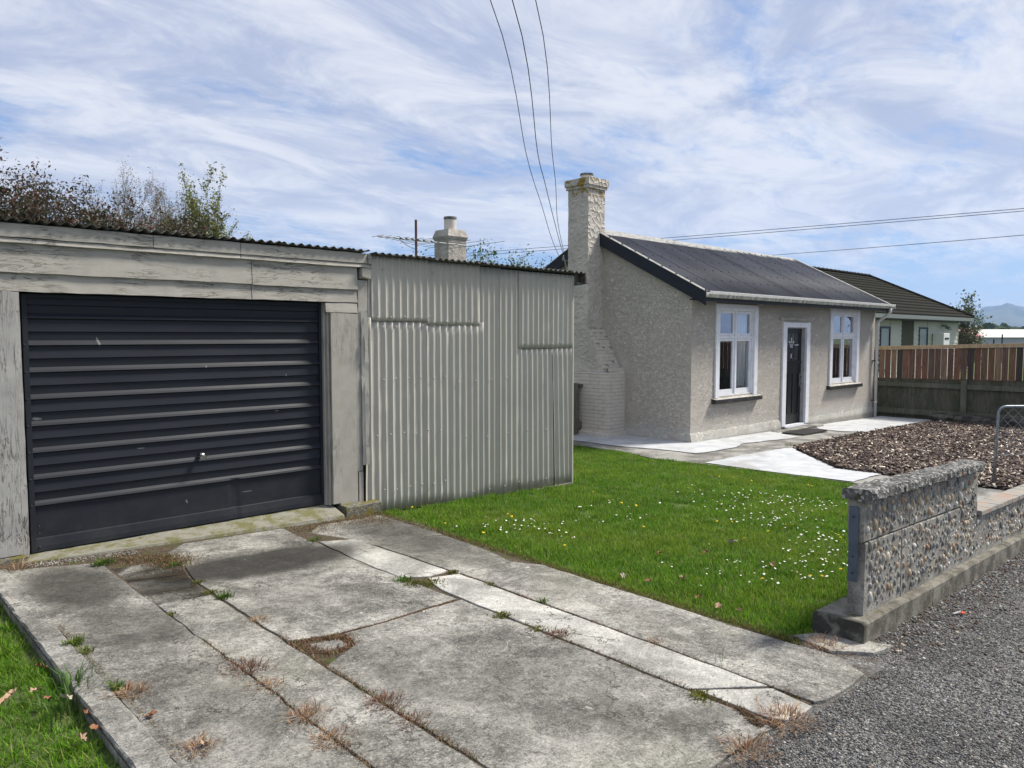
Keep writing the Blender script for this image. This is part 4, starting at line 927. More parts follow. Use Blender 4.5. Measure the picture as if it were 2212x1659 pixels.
# short timber fence between the shed and the chimney
tf = thing('timber_gate', 'grey timber gate panel between the iron shed and the cottage chimney', 'gate', (11.2, 10.15, -.36))
for i, x in enumerate(np.arange(9.9, 11.58, .115)): MB().box(x, x + .108, 10.15, 10.17, -.34, .64).build('paling', M_greytimber, tf)
MB().box(11.18, 11.31, 10.05, 10.14, -.40, .70).build('post', M_greytimber, tf, bevel=.004); MB().box(11.45, 11.55, 10.08, 10.148, -.2, .64).build('post', M_greytimber, tf)
MB().box(11.34, 11.78, 10.04, 10.18, .62, .675).build('rail', M_greytimber, tf, bevel=.004); MB().box(11.32, 11.66, 10.06, 10.149, -.22, -.08).build('rail', M_greytimber, tf, bevel=.004); MB().box(11.32, 11.55, 10.09, 10.149, -.38, -.23).build('rail', M_greytimber, tf)

# ------------------------------------------------------------------ side fence (new palings over an old fence)
fx = 21.23
fen = thing('paling_fence', 'tall timber fence with new reddish palings above old mossy grey boards', 'fence', (fx, 5, -.5))
def ft(y): return 1.27 + (8.0 - y) * .032     # underside of cap
y = 8.55; k = 0; cyc = [0, 2, 0, 2, 1, 0, 1, 2, 0, 3, 0, 0, 3, 3, 1, 3, 0, 3, 2, 0, 3, 0, 1, 3]
def fmk(a, b, z0, z1, x, th, m, name): return plank(z0, z1, rect(x, x + th, a, b, .003), 2, jit=.002, seg=.5).build(name, m, fen)
yy = 8.6
while yy > -3.2:
    wd = .132 + random.uniform(-.006, .006); gap = .013 + random.uniform(0, .010)
    zb_ = .50 + (8 - yy) * .017
    fmk(yy - wd, yy, zb_, ft(yy) - .002, fx + random.uniform(0, .004), .018, M_pal[cyc[k % len(cyc)]], 'paling')
    fmk(yy - wd - gap, yy, -.62, zb_ + .02, fx + .022 + random.uniform(0, .003), .018, M_oldfence, 'old_paling')
    yy -= wd + gap; k += 1
for a, b in ((8.7, 5.3), (5.298, .9), (.898, -3.2)):
    MB().hexa([(fx - .03, b, ft(b)), (fx + .05, b, ft(b)), (fx + .05, a, ft(a)), (fx - .03, a, ft(a)), (fx - .03, b, ft(b) + .095), (fx + .05, b, ft(b) + .09), (fx + .05, a, ft(a) + .09), (fx - .03, a, ft(a) + .095)]).build('cap_rail', M_railnew, fen, bevel=.004)
for y0_, y1_ in ((8.7, 6.0), (5.87, 2.6), (2.47, -.6), (-.72, -3.2)):
    MB().box(fx - .05, fx + .018, y1_, y0_, .30, .42).build('rail', M_oldrail, fen, bevel=.005); MB().box(fx - .04, fx + .018, y1_, y0_, -.42, -.28).build('rail', M_oldrail, fen)
for y in (5.87, 2.47, -.72): MB().box(fx - .07, fx + .015, y, y + .13, -.5, .52).build('post', M_oldrail, fen, bevel=.005)
# low ledge of stone at the fence foot
lg = plank(-1.0, 6.45, rect(20.35, 20.85, -.6, -.30, .06), 1, jit=.03, seg=.18); o = lg.build('stone_ledge', M_ledge, None); tag(o, 'low dark weathered concrete ledge along the foot of the tall fence', 'ledge')

# ------------------------------------------------------------------ pebble wall
wall = thing('pebble_wall', 'low front wall of pebble-faced concrete blocks with lichened coping', 'wall', (5, 1.8, -.1))
def ws_(x): return -.04 * (x - 4.5)
# footing
def seg_beam(x0, x1, y0, y1, z0, z1, m, name, step=.12, jit=.005, slope=1., bev=0, chf=.012):
    mb = MB(); n_ = max(2, int((x1 - x0) / step)); cs = rect(y0, y1, z0, z1, chf)
    for i in range(n_ + 1):
        x = x0 + (x1 - x0) * i / n_
        for p, q in cs: mb.v.append((x, p + random.uniform(-jit, jit), q + slope * ws_(x) + random.uniform(-jit, jit) * .7))
    k = len(cs)
    for i in range(n_):
        for j in range(k): mb.f.append((i * k + j, i * k + (j + 1) % k, (i + 1) * k + (j + 1) % k, (i + 1) * k + j))
    mb.f += [tuple(range(k - 1, -1, -1)), tuple(n_ * k + j for j in range(k))]
    return mb.build(name, m, wall)
for a, b in ((4.39, 5.55), (5.556, 7.4), (7.406, 9.4), (9.406, 12.5)): seg_beam(a, b, 1.695, 2.0 if a < 5 else 1.98, -.22, -.018, M_foot, 'footing', jit=.0025)
WF, WB = 1.757, 1.852
lower = [4.53, 5.12, 5.215, 6.31, 7.48, 8.6, 9.7, 10.8, 12.4]
for a, b in zip(lower, lower[1:]): seg_beam(a + .003, b - .003, WF, WB, -.03, .425 if a < 6.3 else .305, M_wallc, 'block', jit=.003, chf=.006)
upper = [4.50, 5.25, 6.72]
for a, b in zip(upper, upper[1:]): seg_beam(a + .002, b - .002, WF + .001, WB, .430, .678, M_wallc, 'block', jit=.003, slope=.95, chf=.006)
seg_beam(6.33, 6.74, WF + .004, WB - .002, .31, .43, M_wallc, 'block', jit=.003, slope=1, chf=.006)
caps = [4.465, 4.98, 5.44, 6.12, 6.45, 6.68]
for i, (a, b) in enumerate(zip(caps, caps[1:])): seg_beam(a + .003, b - .003, 1.700, 1.876, .680, .750, M_cap, 'coping_stone', jit=.007, step=.05, slope=.95, chf=.014)
x = 6.75
while x < 12.3:
    seg_beam(x, x + .218, 1.730, 1.895, .312, .352, M_capbrick, 'capping_tile', jit=.003, step=.1, chf=.004); x += .226
# bar on the wall end
sb_ = bpy.data.objects.new('metal_strip', None); sb_.location = Vector((4.49, 1.80, .4)) - org(wall); link(sb_, wall)
MB().hexa([(4.500, 1.787, .185), (4.505, 1.787, .185), (4.505, 1.842, .185), (4.500, 1.842, .185), (4.488, 1.783, .640), (4.493, 1.783, .640), (4.493, 1.838, .640), (4.488, 1.838, .640)]).build('plate', M_slatebar, sb_)
bm_ = MB().lathe(0, 0, [(.006, -.002), (.006, .003), (.003, .006)], 8).mesh('bolt', M_screw)
for z in (.58, .34, .24): inst('bolt', bm_, sb_, (4.488, 1.812, z), (0, R(-90), 0))
# pebbles set in the face
pm = []
for k in range(4):
    bm = bmesh.new(); bmesh.ops.create_icosphere(bm, subdivisions=2 if k < 2 else 2, radius=1)
    for v in bm.verts:
        v.co += v.co * (.13 * mnoise.noise(v.co * 1.3 + Vector((k * 7, 0, 0))))
    for mm in PEB:
        me = bpy.data.meshes.new('pebble'); bm.to_mesh(me); me.materials.append(mm); me.polygons.foreach_set('use_smooth', [True] * len(me.polygons)); pm.append(me)
    bm.free()
NP = len(PEB); placed = []; grid = {}
def ptry(x, z, r):
    gx, gz = int(x / .06), int(z / .06)
    for i in (-1, 0, 1):
        for j in (-1, 0, 1):
            for (a, b, rr) in grid.get((gx + i, gz + j), ()):
                if ((a - x) / 1.0) ** 2 + ((b - z) / 1.25) ** 2 < (rr + r) ** 2: return False
    grid.setdefault((gx, gz), []).append((x, z, r)); return True
joints = lower + [5.25]
tries = 0
while tries < 9500:
    tries += 1; x = random.uniform(4.55, 11.5); zr = random.uniform(-.01, .66)
    top = .665 if x < 6.68 else .285
    if zr > top: continue
    if x < 6.3 and abs(zr - .43) < .028: continue
    js = (4.50, 5.25, 6.73) if (x < 6.73 and zr > .43) else lower
    r = random.choice((.008, .010, .012, .015, .018, .023))
    if any(abs(x - jj) < r + .012 for jj in js): continue
    if zr < 0.012 + r or zr > top - r * .8: continue
    if ptry(x, zr, r * 1.32 + .001): placed.append((x, zr + ws_(x), r))
placed.sort(key=lambda p: p[0] - p[2] * 60)
wts = [5, 8, 3, 6, 1.5, 7, 6]
pv = []
for i, (x, z, r) in enumerate(placed):
    me = pm[random.randrange(4) * NP + random.choices(range(NP), wts)[0]]
    asp = random.uniform(1.1, 1.75); rot = (0, random.gauss(0, .35), 0); sc = (r, r * random.uniform(.55, .8), r * asp)
    if i < 290: inst('pebble', me, wall, (x, WF - .001, z), rot, sc)
    else: pv.append((x, z, r, asp))
bm = bmesh.new(); bmesh.ops.create_icosphere(bm, subdivisions=1, radius=1); bv = np.array([v.co[:] for v in bm.verts]); bf = np.array([[v.index for v in f.verts] for f in bm.faces]); bm.free()
pv = np.array(pv); pc = np.array([(.66, .65, .60), (.25, .25, .245), (.115, .12, .125), (.44, .34, .23), (.36, .19, .10), (.52, .46, .36), (.21, .22, .19)])
if len(pv):
    o = scatter('pebbles', bv, bf, np.stack([pv[:, 0], np.full(len(pv), WF), pv[:, 1]], -1), rots(np.zeros(len(pv)), np.zeros(len(pv)), rng.normal(0, .35, len(pv))), np.stack([pv[:, 2], pv[:, 2] * .7, pv[:, 2] * pv[:, 3]], -1), M_stone, pc[rng.integers(0, 7, len(pv))], None)
    o.location = -org(wall); o.parent = wall; o['kind'] = 'stuff'; o.data.polygons.foreach_set('use_smooth', np.ones(len(o.data.polygons), bool))

# ------------------------------------------------------------------ steel gate with chain link
gx_, gy_, gz_ = 11.43, 2.79, -.34
gt = thing('chain_link_gate', 'galvanised pipe gate with diamond chain link standing in the bark bed', 'gate', (gx_, gy_, gz_))
rd = Vector((.728, -.686, 0)); P0 = Vector((gx_, gy_, gz_)); up = Vector((0, 0, 1)); lean = Vector((.01, 0, 0))
def Q(s_, z): return P0 + rd * s_ + up * z
GH = 1.06; GW = 1.15
pts = [Q(-.03, 0), Q(0, .6), Q(.005, GH - .10)] + [Q(.005 + .10 * (1 - math.cos(t)), GH - .10 + .10 * math.sin(t)) for t in (.4, .8, 1.2, 1.57)] + [Q(GW - .1, GH)] + [Q(GW - .1 + .1 * math.sin(t), GH - .1 + .1 * math.cos(t)) for t in (.5, 1., 1.57)] + [Q(GW, 0)]
MB().tube(pts, .017, 10).build('frame', M_galv, gt, smooth=True)
MB().tube([Q(.0, .42), Q(GW, .42)], .004, 6).build('tension_wire', M_galv, gt)
mb = MB(); dmd = .135; z0_, z1_ = .43, GH - .02; n_ = int((z1_ - z0_) / (dmd / 2))
for d_ in (-1, 1):
    for i in range(-8, int(GW / dmd) + 9):
        a = i * dmd; pts = []
        for j in range(n_ + 1):
            s_ = a + d_ * j * dmd / 2
            if .015 < s_ < GW - .015: pts.append(Q(s_, z0_ + j * dmd / 2) + Vector((.004 * (1 if j % 2 else -1) * d_, 0, 0)))
        if len(pts) > 1: mb.tube(pts, .0026, 4, cap=False)
o = mb.build('chain_link_mesh', M_galv, gt)

# ------------------------------------------------------------------ neighbour's house
nb = thing('neighbour_house', 'pale green weatherboard house with brown tiled hip roof beyond the fence', 'house', (36, 13, -.5))
N_ = (31.5, 32.57, 33.82, 35.29, 35.86, 36.97); NC_ = 41.2
NY = 11.9; NX0, NX1 = 24.0, NC_
mb = MB(); mb.box(NX0, NX1 - .01, NY + .03, 22, -.5, 2.36); mb.build('wall', M_weather, nb)
opn = [(N_[0], N_[1]), (N_[2], N_[3]), (N_[4], N_[5])]
from_px = 0
z = -.3; 
while z < 2.3:
    segs = [NX0]
    for a, b in opn: segs += [a, b]
    segs.append(NX1)
    for a, b in zip(segs[::2], segs[1::2]):
        MB().hexa([(a, NY - .012, z), (b, NY - .012, z), (b, NY + .028, z), (a, NY + .028, z), (a, NY + .012, z + .198), (b, NY + .012, z + .198), (b, NY + .028, z + .198), (a, NY + .028, z + .198)]).build('weatherboard', M_weather, nb)
    z += .2
MB().box(NX1 - .02, NX1 + .03, NY - .02, NY + .03, -.4, 2.36).build('corner_trim', M_weather, nb)
MB().box(N_[2], N_[3], NY + .02, NY + .05, -.4, 2.36).build('wall_panel', M_olive, nb)
for a, b in ((N_[0], N_[1]), (N_[4], N_[5])):
    o = bpy.data.objects.new('window', None); o.location = Vector((a, NY, 0)) - org(nb); link(o, nb)
    MB().box(a, b, NY + .02, NY + .045, 2.02, 2.3).build('head_board', M_weather, o)
    mb = MB(); mb.box(a, a + .1, NY - .03, NY + .04, .2, 2.02); mb.box(b - .1, b, NY - .03, NY + .04, .2, 2.02); mb.box(a + .1, b - .1, NY - .03, NY + .04, 1.94, 2.02); mb.box(a + .1, b - .1, NY - .03, NY + .04, .2, .28); mb.build('frame', M_navy, o)
    MB().box(a + .1, b - .1, NY + .0, NY + .01, .28, 1.94).build('pane', M_leadwhite if 0 else mat('frosted pane', col=(.30, .36, .38), rough=.3), o)
mbx = thing('meter_box', 'tall white meter box fixed to the pale green house wall beyond the fence', 'meter box', (37.8, NY - .1, .5))
MB().box(37.55, 38.35, NY - .50, NY - .03, -.2, 1.76).build('body', mat('meter box enamel', col=(.70, .70, .68), rough=.4), mbx, bevel=.02); MB().box(37.7, 38.2, NY - .52, NY - .502, 1.48, 1.56).build('vent', M_navy, mbx)
lo = thing('outdoor_light', 'small grey spotlight under the eaves of the pale green house', 'light', (38.9, NY - .1, 2.0))
MB().box(38.75, 38.95, NY - .2, NY - .03, 2.06, 2.16).build('bracket', M_nfascia, lo)
MB().hexa([(38.75, NY - .36, 1.90), (39.05, NY - .36, 1.90), (39.0, NY - .15, 1.98), (38.8, NY - .15, 1.98), (38.75, NY - .36, 2.04), (39.05, NY - .36, 2.04), (39.0, NY - .15, 2.12), (38.8, NY - .15, 2.12)]).build('lamp_head', M_nfascia, lo)
GY = 11.3; MB().box(NX0 - 1, 41.5, GY, GY + .16, 2.33, 2.50).build('gutter', M_nfascia, nb, bevel=.01); MB().box(NX0 - 1, 41.45, GY + .17, NY + .02, 2.28, 2.33).build('soffit', M_navy, nb)
MB().box(41.36, 41.5, GY + .17, 22, 2.33, 2.50).build('gutter', M_nfascia, nb)
RYn, RZn, RXn = 15.3, 4.58, 38.9
ncr = 13
for k in range(ncr):
    f0, f1 = k / ncr, (k + 1) / ncr + .004
    y0_, y1_ = GY + (RYn - GY) * f0, GY + (RYn - GY) * f1; z0_, z1_ = 2.50 + (RZn - 2.5) * f0, 2.50 + (RZn - 2.5) * f1; x1a, x1b = 41.5 - (41.5 - RXn) * f0, 41.5 - (41.5 - RXn) * f1
    mb = MB(); nn_ = 90; xa = NX0 - 1
    for i in range(nn_ + 1):
        xx0 = xa + (x1a - xa) * i / nn_; xx1 = xa + (x1b - xa) * i / nn_; wv = .012 * math.sin(i * math.pi)
        wv = .014 if i % 2 else 0
        mb.v += [(xx0, y0_ - .004, z0_ + .005), (xx0, y0_, z0_ + .050 + wv), (xx1, y1_, z1_ + .012)]
    for i in range(nn_):
        for j in (0, 1): mb.f.append((i * 3 + j, i * 3 + 3 + j, i * 3 + 4 + j, i * 3 + 1 + j))
    mb.build('tile_course', M_tile, nb, fix=False)
mb = MB(); mb.v = [(41.5, GY, 2.5), (41.5, 19.3, 2.5), (RXn, RYn, RZn), (NX0 - 1, 19.3, 2.5), (NX0 - 1, RYn, RZn)]; mb.f = [(0, 1, 2), (1, 3, 4, 2)]; mb.build('rear_roof', M_tile, nb)
MB().tube([(41.5, GY, 2.56), (RXn, RYn, RZn + .06)], .07, 6).build('hip_cap', M_tile, nb)
x = NX0 - 1
while x < RXn: MB().tube([(x, RYn, RZn + .045), (min(x + .42, RXn), RYn, RZn + .065)], [.075, .085], 6).build('ridge_tile', M_tile, nb); x += .43
vt = thing('roof_vent', 'small dark dome vent on the brown tiled roof', 'vent', (30.6, 12.7, 3.52))
vz = 2.5 + (RZn - 2.5) * (13.0 - GY) / (RYn - GY)
MB().lathe(30.6, 12.7, [(.10, 3.0), (.10, 3.36), (.25, 3.37), (.27, 3.41), (.20, 3.50), (.08, 3.53)], 16).build('cowl', M_navy, vt, smooth=True)

# ------------------------------------------------------------------ antenna and overhead lines
an = thing('tv_antenna', 'old television aerial with long thin rods on a rusty mast above the shed roof', 'antenna', (9.5, 13, -.3))
fw = Vector((.686, .728, 0)); rr_ = Vector((.728, -.686, 0)); C0 = Vector((0, 0, 1.65))
Mp = C0 + fw * 15.8 + rr_ * (-.1262 * 15.8)
MB().tube([(Mp.x, Mp.y, -.4), (Mp.x, Mp.y, 4.05)], .026, 8).build('mast', mat('rusty pipe', lambda s: dict(col=s.mix(s.step(s.noise(9, 4), .4, .6), (.12, .045, .03), (.10, .09, .085)), rough=.8)), an)
bz = 3.63; bd = (rr_ * 1.6 + fw * 1.55 * -1 * -1).normalized(); bd = (rr_ * .72 + fw * .70).normalized(); ed = (rr_ * .86 - fw * .62).normalized(); ed = Vector((-bd.y, bd.x, 0)) * -1
b0_ = Mp - bd * .95 + up * 0; b0_.z = bz
MB().box(0, 0, 0, 0, 0, 0)
MB().tube([tuple(b0_), tuple(b0_ + bd * 2.5)], .014, 6).build('boom', M_nfascia, an)
for i, (t, ln) in enumerate(((0, .42), (.18, .45), (.36, .5), (.55, .62), (.7, .7), (.85, .8), (1.0, 1.3), (1.15, 1.35), (1.35, 1.4), (1.5, 1.5), (1.75, 1.6), (2.0, 1.9), (2.4, 2.3))):
    c_ = b0_ + bd * t; MB().tube([tuple(c_ - ed * ln / 2), tuple(c_ + ed * ln / 2)], .0055, 5).build('rod', M_nfascia, an)
    if 2 < i < 9: MB().box(c_.x - .018, c_.x + .018, c_.y - .018, c_.y + .018, bz - .012, bz + .022).build('clamp', M_navy, an)
MB().tube([tuple(b0_ + bd * .5), tuple(b0_ + bd * .7 - up * .12), tuple(b0_ + bd * .95 - up * .2), tuple(Mp + up * (3.3 - Mp.z))], .006, 5).build('lead', M_wire, an)

def line(pts, r, label, m, sub=6, group=None):
    P = [Vector(p) for p in pts]; out = []
    for i in range(len(P) - 1):
        p0, p1, p2, p3 = P[max(i - 1, 0)], P[i], P[i + 1], P[min(i + 2, len(P) - 1)]
        for k in range(sub):
            t = k / sub; out.append(.5 * ((2 * p1) + (p2 - p0) * t + (2 * p0 - 5 * p1 + 4 * p2 - p3) * t * t + (3 * p1 - p0 - 3 * p2 + p3) * t ** 3))
    out.append(P[-1]); o = MB().tube([tuple(p) for p in out], r, 5).build('power_line', m, None, smooth=True); tag(o, label, 'power line', group); return o
line([(-1.5, 2.2, 6.6), (2.0, 4.2, 5.85), (5.49, 6.16, 5.21), (8.06, 8.25, 4.41), (8.79, 8.82, 4.18), (9.57, 9.4, 3.95), (10.82, 10.35, 3.57), (11.75, 11.0, 3.30)], .0052, 'leftmost of three black service cables dropping steeply to the cottage gable', M_wire, group='service cables to the cottage')
line([(-1.2, 2.0, 6.6), (2.2, 4.0, 5.85), (5.66, 6.0, 5.21), (8.19, 8.13, 4.41), (8.92, 8.7, 4.18), (10.01, 9.55, 3.85), (11.39, 10.61, 3.43), (11.68, 10.8, 3.34)], .0060, 'middle of three black service cables dropping steeply to the cottage gable', M_wire, group='service cables to the cottage')
line([(-.9, 1.8, 6.6), (2.4, 3.8, 5.85), (5.84, 5.83, 5.21), (8.35, 7.98, 4.41), (9.17, 8.68, 4.14), (10.21, 9.62, 3.8), (11.35, 10.54, 3.45), (11.68, 10.78, 3.34)], .0052, 'rightmost of three black service cables, ending beside the tall chimney', M_wire, group='service cables to the cottage')
def far(a, b, sag, label):
    a, b = Vector(a), Vector(b); d = b - a; b = b + d * .5; a = a - d * .4; P = []
    for i in range(9): t = i / 8; P.append(tuple(a.lerp(b, t) - up * sag * 4 * t * (1 - t) + up * sag * .9))
    line(P, .022, label, M_farwire, 3, 'distant power lines')
far((48.68, 58.12, 9.8), (55.33, 10.5, 9.42), .25, 'upper thin line of the distant pair passing behind the tall chimney')
far((48.66, 58.1, 9.50), (55.33, 10.5, 9.27), .25, 'lower thin line of the distant pair passing behind the tall chimney')
far((68.48, 39.42, 9.39), (55.26, 10.43, 7.84), .2, 'single thin distant line meeting the roof ridge at its right end')

# ------------------------------------------------------------------ trees and shrubs
def make_tree(name, base, height, label, cat, bark, leafcols, nleaf, leafsize, spread=.35, levels=4, stems=3, upright=.6, seed=1, kids=6, leaflen=1.6, r0=.05, group=None, tipfrac=.3, leafrad=.06, bare=False, crownstart=.15):
    rnd = random.Random(seed); root = thing(name, label, cat, base, group); mb = MB(); tips = []
    def grow(p, d, ln, r, lv):
        n_ = 4 if lv < levels else 3; pts = [p]; rs = [r]; dd = d.copy()
        for i in range(n_):
            dd = (dd + Vector((rnd.gauss(0, .12 if lv or upright < 1 else .035), rnd.gauss(0, .12 if lv or upright < 1 else .035), rnd.gauss(0, .06) + upright * .12))).normalized(); p = p + dd * ln / n_; pts.append(p); rs.append(r * (1 - .75 * (i + 1) / n_))
        mb.tube([tuple(q) for q in pts], rs, 5 if lv == 0 else (4 if lv < 2 else 3), cap=False)
        for i in range(1, len(pts)):
            if lv >= levels - 2: tips.append((pts[i], dd.copy()))
        if lv >= levels: return
        for k in range(kids if lv else kids + 4):
            f = rnd.uniform(crownstart if lv == 0 else .15, .98); j = min(int(f * n_), n_ - 1); q = pts[j].lerp(pts[j + 1], f * n_ - j)
            a = rnd.uniform(0, 2 * math.pi); side = Vector((math.cos(a), math.sin(a), 0)); nd = (dd * upright + side * spread * 1.6 + Vector((0, 0, .25))).normalized()
            grow(q, nd, ln * rnd.uniform(.30, .55) * (1.15 - .5 * f), r * .45 * (1.1 - .5 * f), lv + 1)
    b = Vector(base)
    for k in range(stems):
        a = rnd.uniform(0, 6.28); off = Vector((math.cos(a), math.sin(a), 0)) * (0 if stems == 1 else .12)
        grow(b + off, (Vector((0, 0, 1)) + off * ((.5 if upright > 1 else 1.4) if stems > 1 else 0) + Vector((rnd.gauss(0, .05), rnd.gauss(0, .05), 0)) * (.5 if upright > 1 else 1)).normalized(), height * rnd.uniform(.8, 1), r0, 0)
    mb.build('trunk', bark, root, fix=False)
    if nleaf and tips:
        r_ = np.random.default_rng(seed); T = np.array([t[0][:] for t in tips]); idx = r_.integers(0, len(T), nleaf)
        pos = T[idx] + r_.normal(0, leafrad, (nleaf, 3)) - np.array(base); S = leafsize * r_.uniform(.55, 1.25, nleaf)
        bv_ = [(0, 0, 0), (-.5, leaflen * .5, .08), (0, leaflen, -.05), (.5, leaflen * .5, .08)]; bf_ = [(0, 1, 2), (0, 2, 3)]
        lc = np.array(leafcols)[r_.integers(0, len(leafcols), nleaf)] * r_.uniform(.7, 1.25, (nleaf, 1))
        scatter('crown', bv_, bf_, pos, rots(r_.uniform(0, 6.28, nleaf), r_.normal(.2, .7, nleaf), r_.normal(0, .6, nleaf)), np.stack([S] * 3, -1), M_leaf, lc, root)
    return root
BG = Vector
def at(px, D, z=-.3):
    lat = (px - 1106) / 1625 * D; return (.686 * D + .728 * lat, .728 * D - .686 * lat, z)
RED = [(.075, .035, .022), (.045, .055, .02), (.035, .045, .018), (.06, .05, .028), (.035, .04, .02), (.13, .05, .03), (.09, .08, .045)]
for i, (px, h, n_, sp) in enumerate(((-90, 4.9, 26000, .5), (15, 4.9, 30000, .5), (110, 4.2, 22000, .6), (205, 4.3, 22000, .6), (268, 3.95, 18000, .6))):
    make_tree('red_leaf_shrub', at(px, 13.2 + .2 * i), h * .94, ['tall red-tinged leafy shrub rising above the garage roof outside the left edge', 'tallest red-tinged leafy shrub above the left end of the garage roof', 'low red-tinged shrub just right of the tallest one behind the garage', 'bushy red-tinged shrub with long shoots in front of the bare trees', 'lowest red-tinged shrub, rightmost behind the garage roof'][i], 'shrub', M_bark, RED, n_, .036, spread=sp, levels=3, stems=7, upright=.45, seed=20 + i, kids=8, r0=.035, leafrad=.065, leaflen=1.9, crownstart=.35, group='red leaf shrubs behind the garage')
BUD = [(.17, .19, .05), (.23, .23, .08), (.12, .14, .04)]
for i, (px, h, n_, cr) in enumerate(((235, 5.9, 3000, 0), (308, 6.3, 6000, 0), (372, 6.8, 8000, 0), (424, 6.1, 9000, 1), (466, 5.7, 8000, 1), (505, 5.2, 10000, 1))):
    make_tree('slender_tree', at(px, 26 + (i % 3)), h, ['faint bare young tree, leftmost beyond the red shrubs', 'bare greyish young tree with fine upright twigs, second from the left', 'tallest of the bare greyish young trees beyond the garage', 'tallest yellow-green budding tree with a pointed top', 'yellow-green budding tree just right of the tallest pointed one', 'rightmost short yellow-green budding tree behind the garage roof'][i], 'tree', M_bark, BUD if cr else [(.20, .17, .14), (.16, .15, .09)], n_, .062 if cr else .040, spread=.26, levels=3, stems=3, upright=1.15, seed=40 + i, kids=8, r0=.05, leafrad=.07, leaflen=1.3, crownstart=.25, group='slender trees beyond the garage')
GRN = [(.035, .075, .015), (.06, .11, .02), (.09, .13, .03)]
for i, (px, h) in enumerate(((1035, 4.0), (1070, 3.8))):
    make_tree('green_bush', at(px, 22), h, ['green bush showing just right of the rear chimney', 'thin green bush spreading to the right above the shed roof'][i], 'bush', M_bark, GRN, 4500, .05, spread=.35, levels=3, stems=4, upright=.4, seed=60 + i, kids=6, r0=.04, leafrad=.14, crownstart=.5)
make_tree('tall_shrub', at(2068, 44, -.5), 3.7, 'dark green shrub growing behind the right end of the pale green house', 'shrub', M_bark, [(.04, .075, .025), (.07, .10, .04), (.13, .15, .07)], 1500, .11, spread=.25, levels=3, stems=4, upright=.7, seed=71, kids=6, r0=.06, leafrad=.22)
make_tree('tall_shrub', at(2080, 47, -.5), 2.0, 'low bushy green shrub beside the pink roofed house', 'shrub', M_bark, [(.03, .06, .02), (.06, .07, .03), (.16, .12, .07)], 2500, .11, spread=.45, levels=3, stems=4, upright=.4, seed=72, kids=6, r0=.06, leafrad=.25)
# a tree past the fence, out of frame to the right, seen mirrored in the cottage windows
make_tree('garden_tree', (46, -2.5, -.5), 8.5, 'larger leafy tree beyond the fence, mirrored in the cottage window by the downpipe', 'tree', M_bark, GRN, 9000, .12, spread=.5, levels=3, stems=2, upright=.6, seed=81, kids=7, r0=.1, leafrad=.25)
make_tree('garden_tree', (37.5, -3.5, -.5), 7.5, 'leafy tree beyond the fence, mirrored in the cottage window nearer the chimney', 'tree', M_bark, GRN, 9000, .10, spread=.5, levels=3, stems=2, upright=.6, seed=80, kids=7, r0=.09, leafrad=.22)

# ------------------------------------------------------------------ far: roofs, wood, hills
fs = thing('long_shed', 'long low building with pale cream roof far beyond the fence', 'building', at(2250, 130, -.5))
def fbox(px0, px1, D, z0, z1, dep): 
    a, b = Vector(at(px0, D, 0)), Vector(at(px1, D, 0)); f_ = fw * dep; return [(a.x, a.y, z0), (b.x, b.y, z0), (b.x + f_.x, b.y + f_.y, z0), (a.x + f_.x, a.y + f_.y, z0), (a.x, a.y, z1), (b.x, b.y, z1), (b.x + f_.x, b.y + f_.y, z1), (a.x + f_.x, a.y + f_.y, z1)]
def fz(py, D): return 1.65 + (725 - py) / 1625 * D
MB().hexa(fbox(2118, 2600, 130, -.5, fz(729, 130), 14)).build('wall', mat('pale lilac wall', col=(.42, .43, .47), rough=.6), fs)
h_ = fbox(2112, 2600, 129.5, fz(728.5, 130), fz(712, 142), 7); h_[4] = (h_[7][0], h_[7][1], h_[4][2]); h_[5] = (h_[6][0], h_[6][1], h_[5][2]); MB().hexa(h_).build('roof', mat('cream roof', lambda s: dict(col=s.mix(s.noise(.4, 4), (.62, .60, .53), (.52, .50, .44)), rough=.6)), fs)
pk = thing('pink_roof_house', 'small house with faded pink roof beyond the fence', 'house', at(2105, 95, -.5))
MB().hexa(fbox(2085, 2118, 96, -.5, fz(727, 96), 6)).build('wall', M_olive, pk)
a, b, c_ = Vector(at(2070, 95, fz(726, 95))), Vector(at(2123, 95, fz(727, 95))), Vector(at(2092, 99, fz(708, 99))); d_ = Vector(at(2060, 99, fz(708, 99)))
mb = MB(); mb.v = [tuple(v) for v in (a, b, c_, d_)] + [tuple(v + fw * 8) for v in (a, b)] ; mb.f = [(0, 1, 2, 3), (1, 5, 2), (4, 0, 3), (5, 4, 3, 2)]; mb.build('roof', mat('pink roof', col=(.48, .20, .21), rough=.6), pk)
for i, (px, y0_) in enumerate(((2145, 733), (2163, 722))):
    tag(MB().tube([at(px, 60, -.5), at(px, 60, fz(y0_, 60))], .05, 6).build('pole', M_navy, None), ['short dark post just above the fence top', 'taller dark post just above the fence top, right of the short one'][i], 'post', 'dark posts beyond the fence')
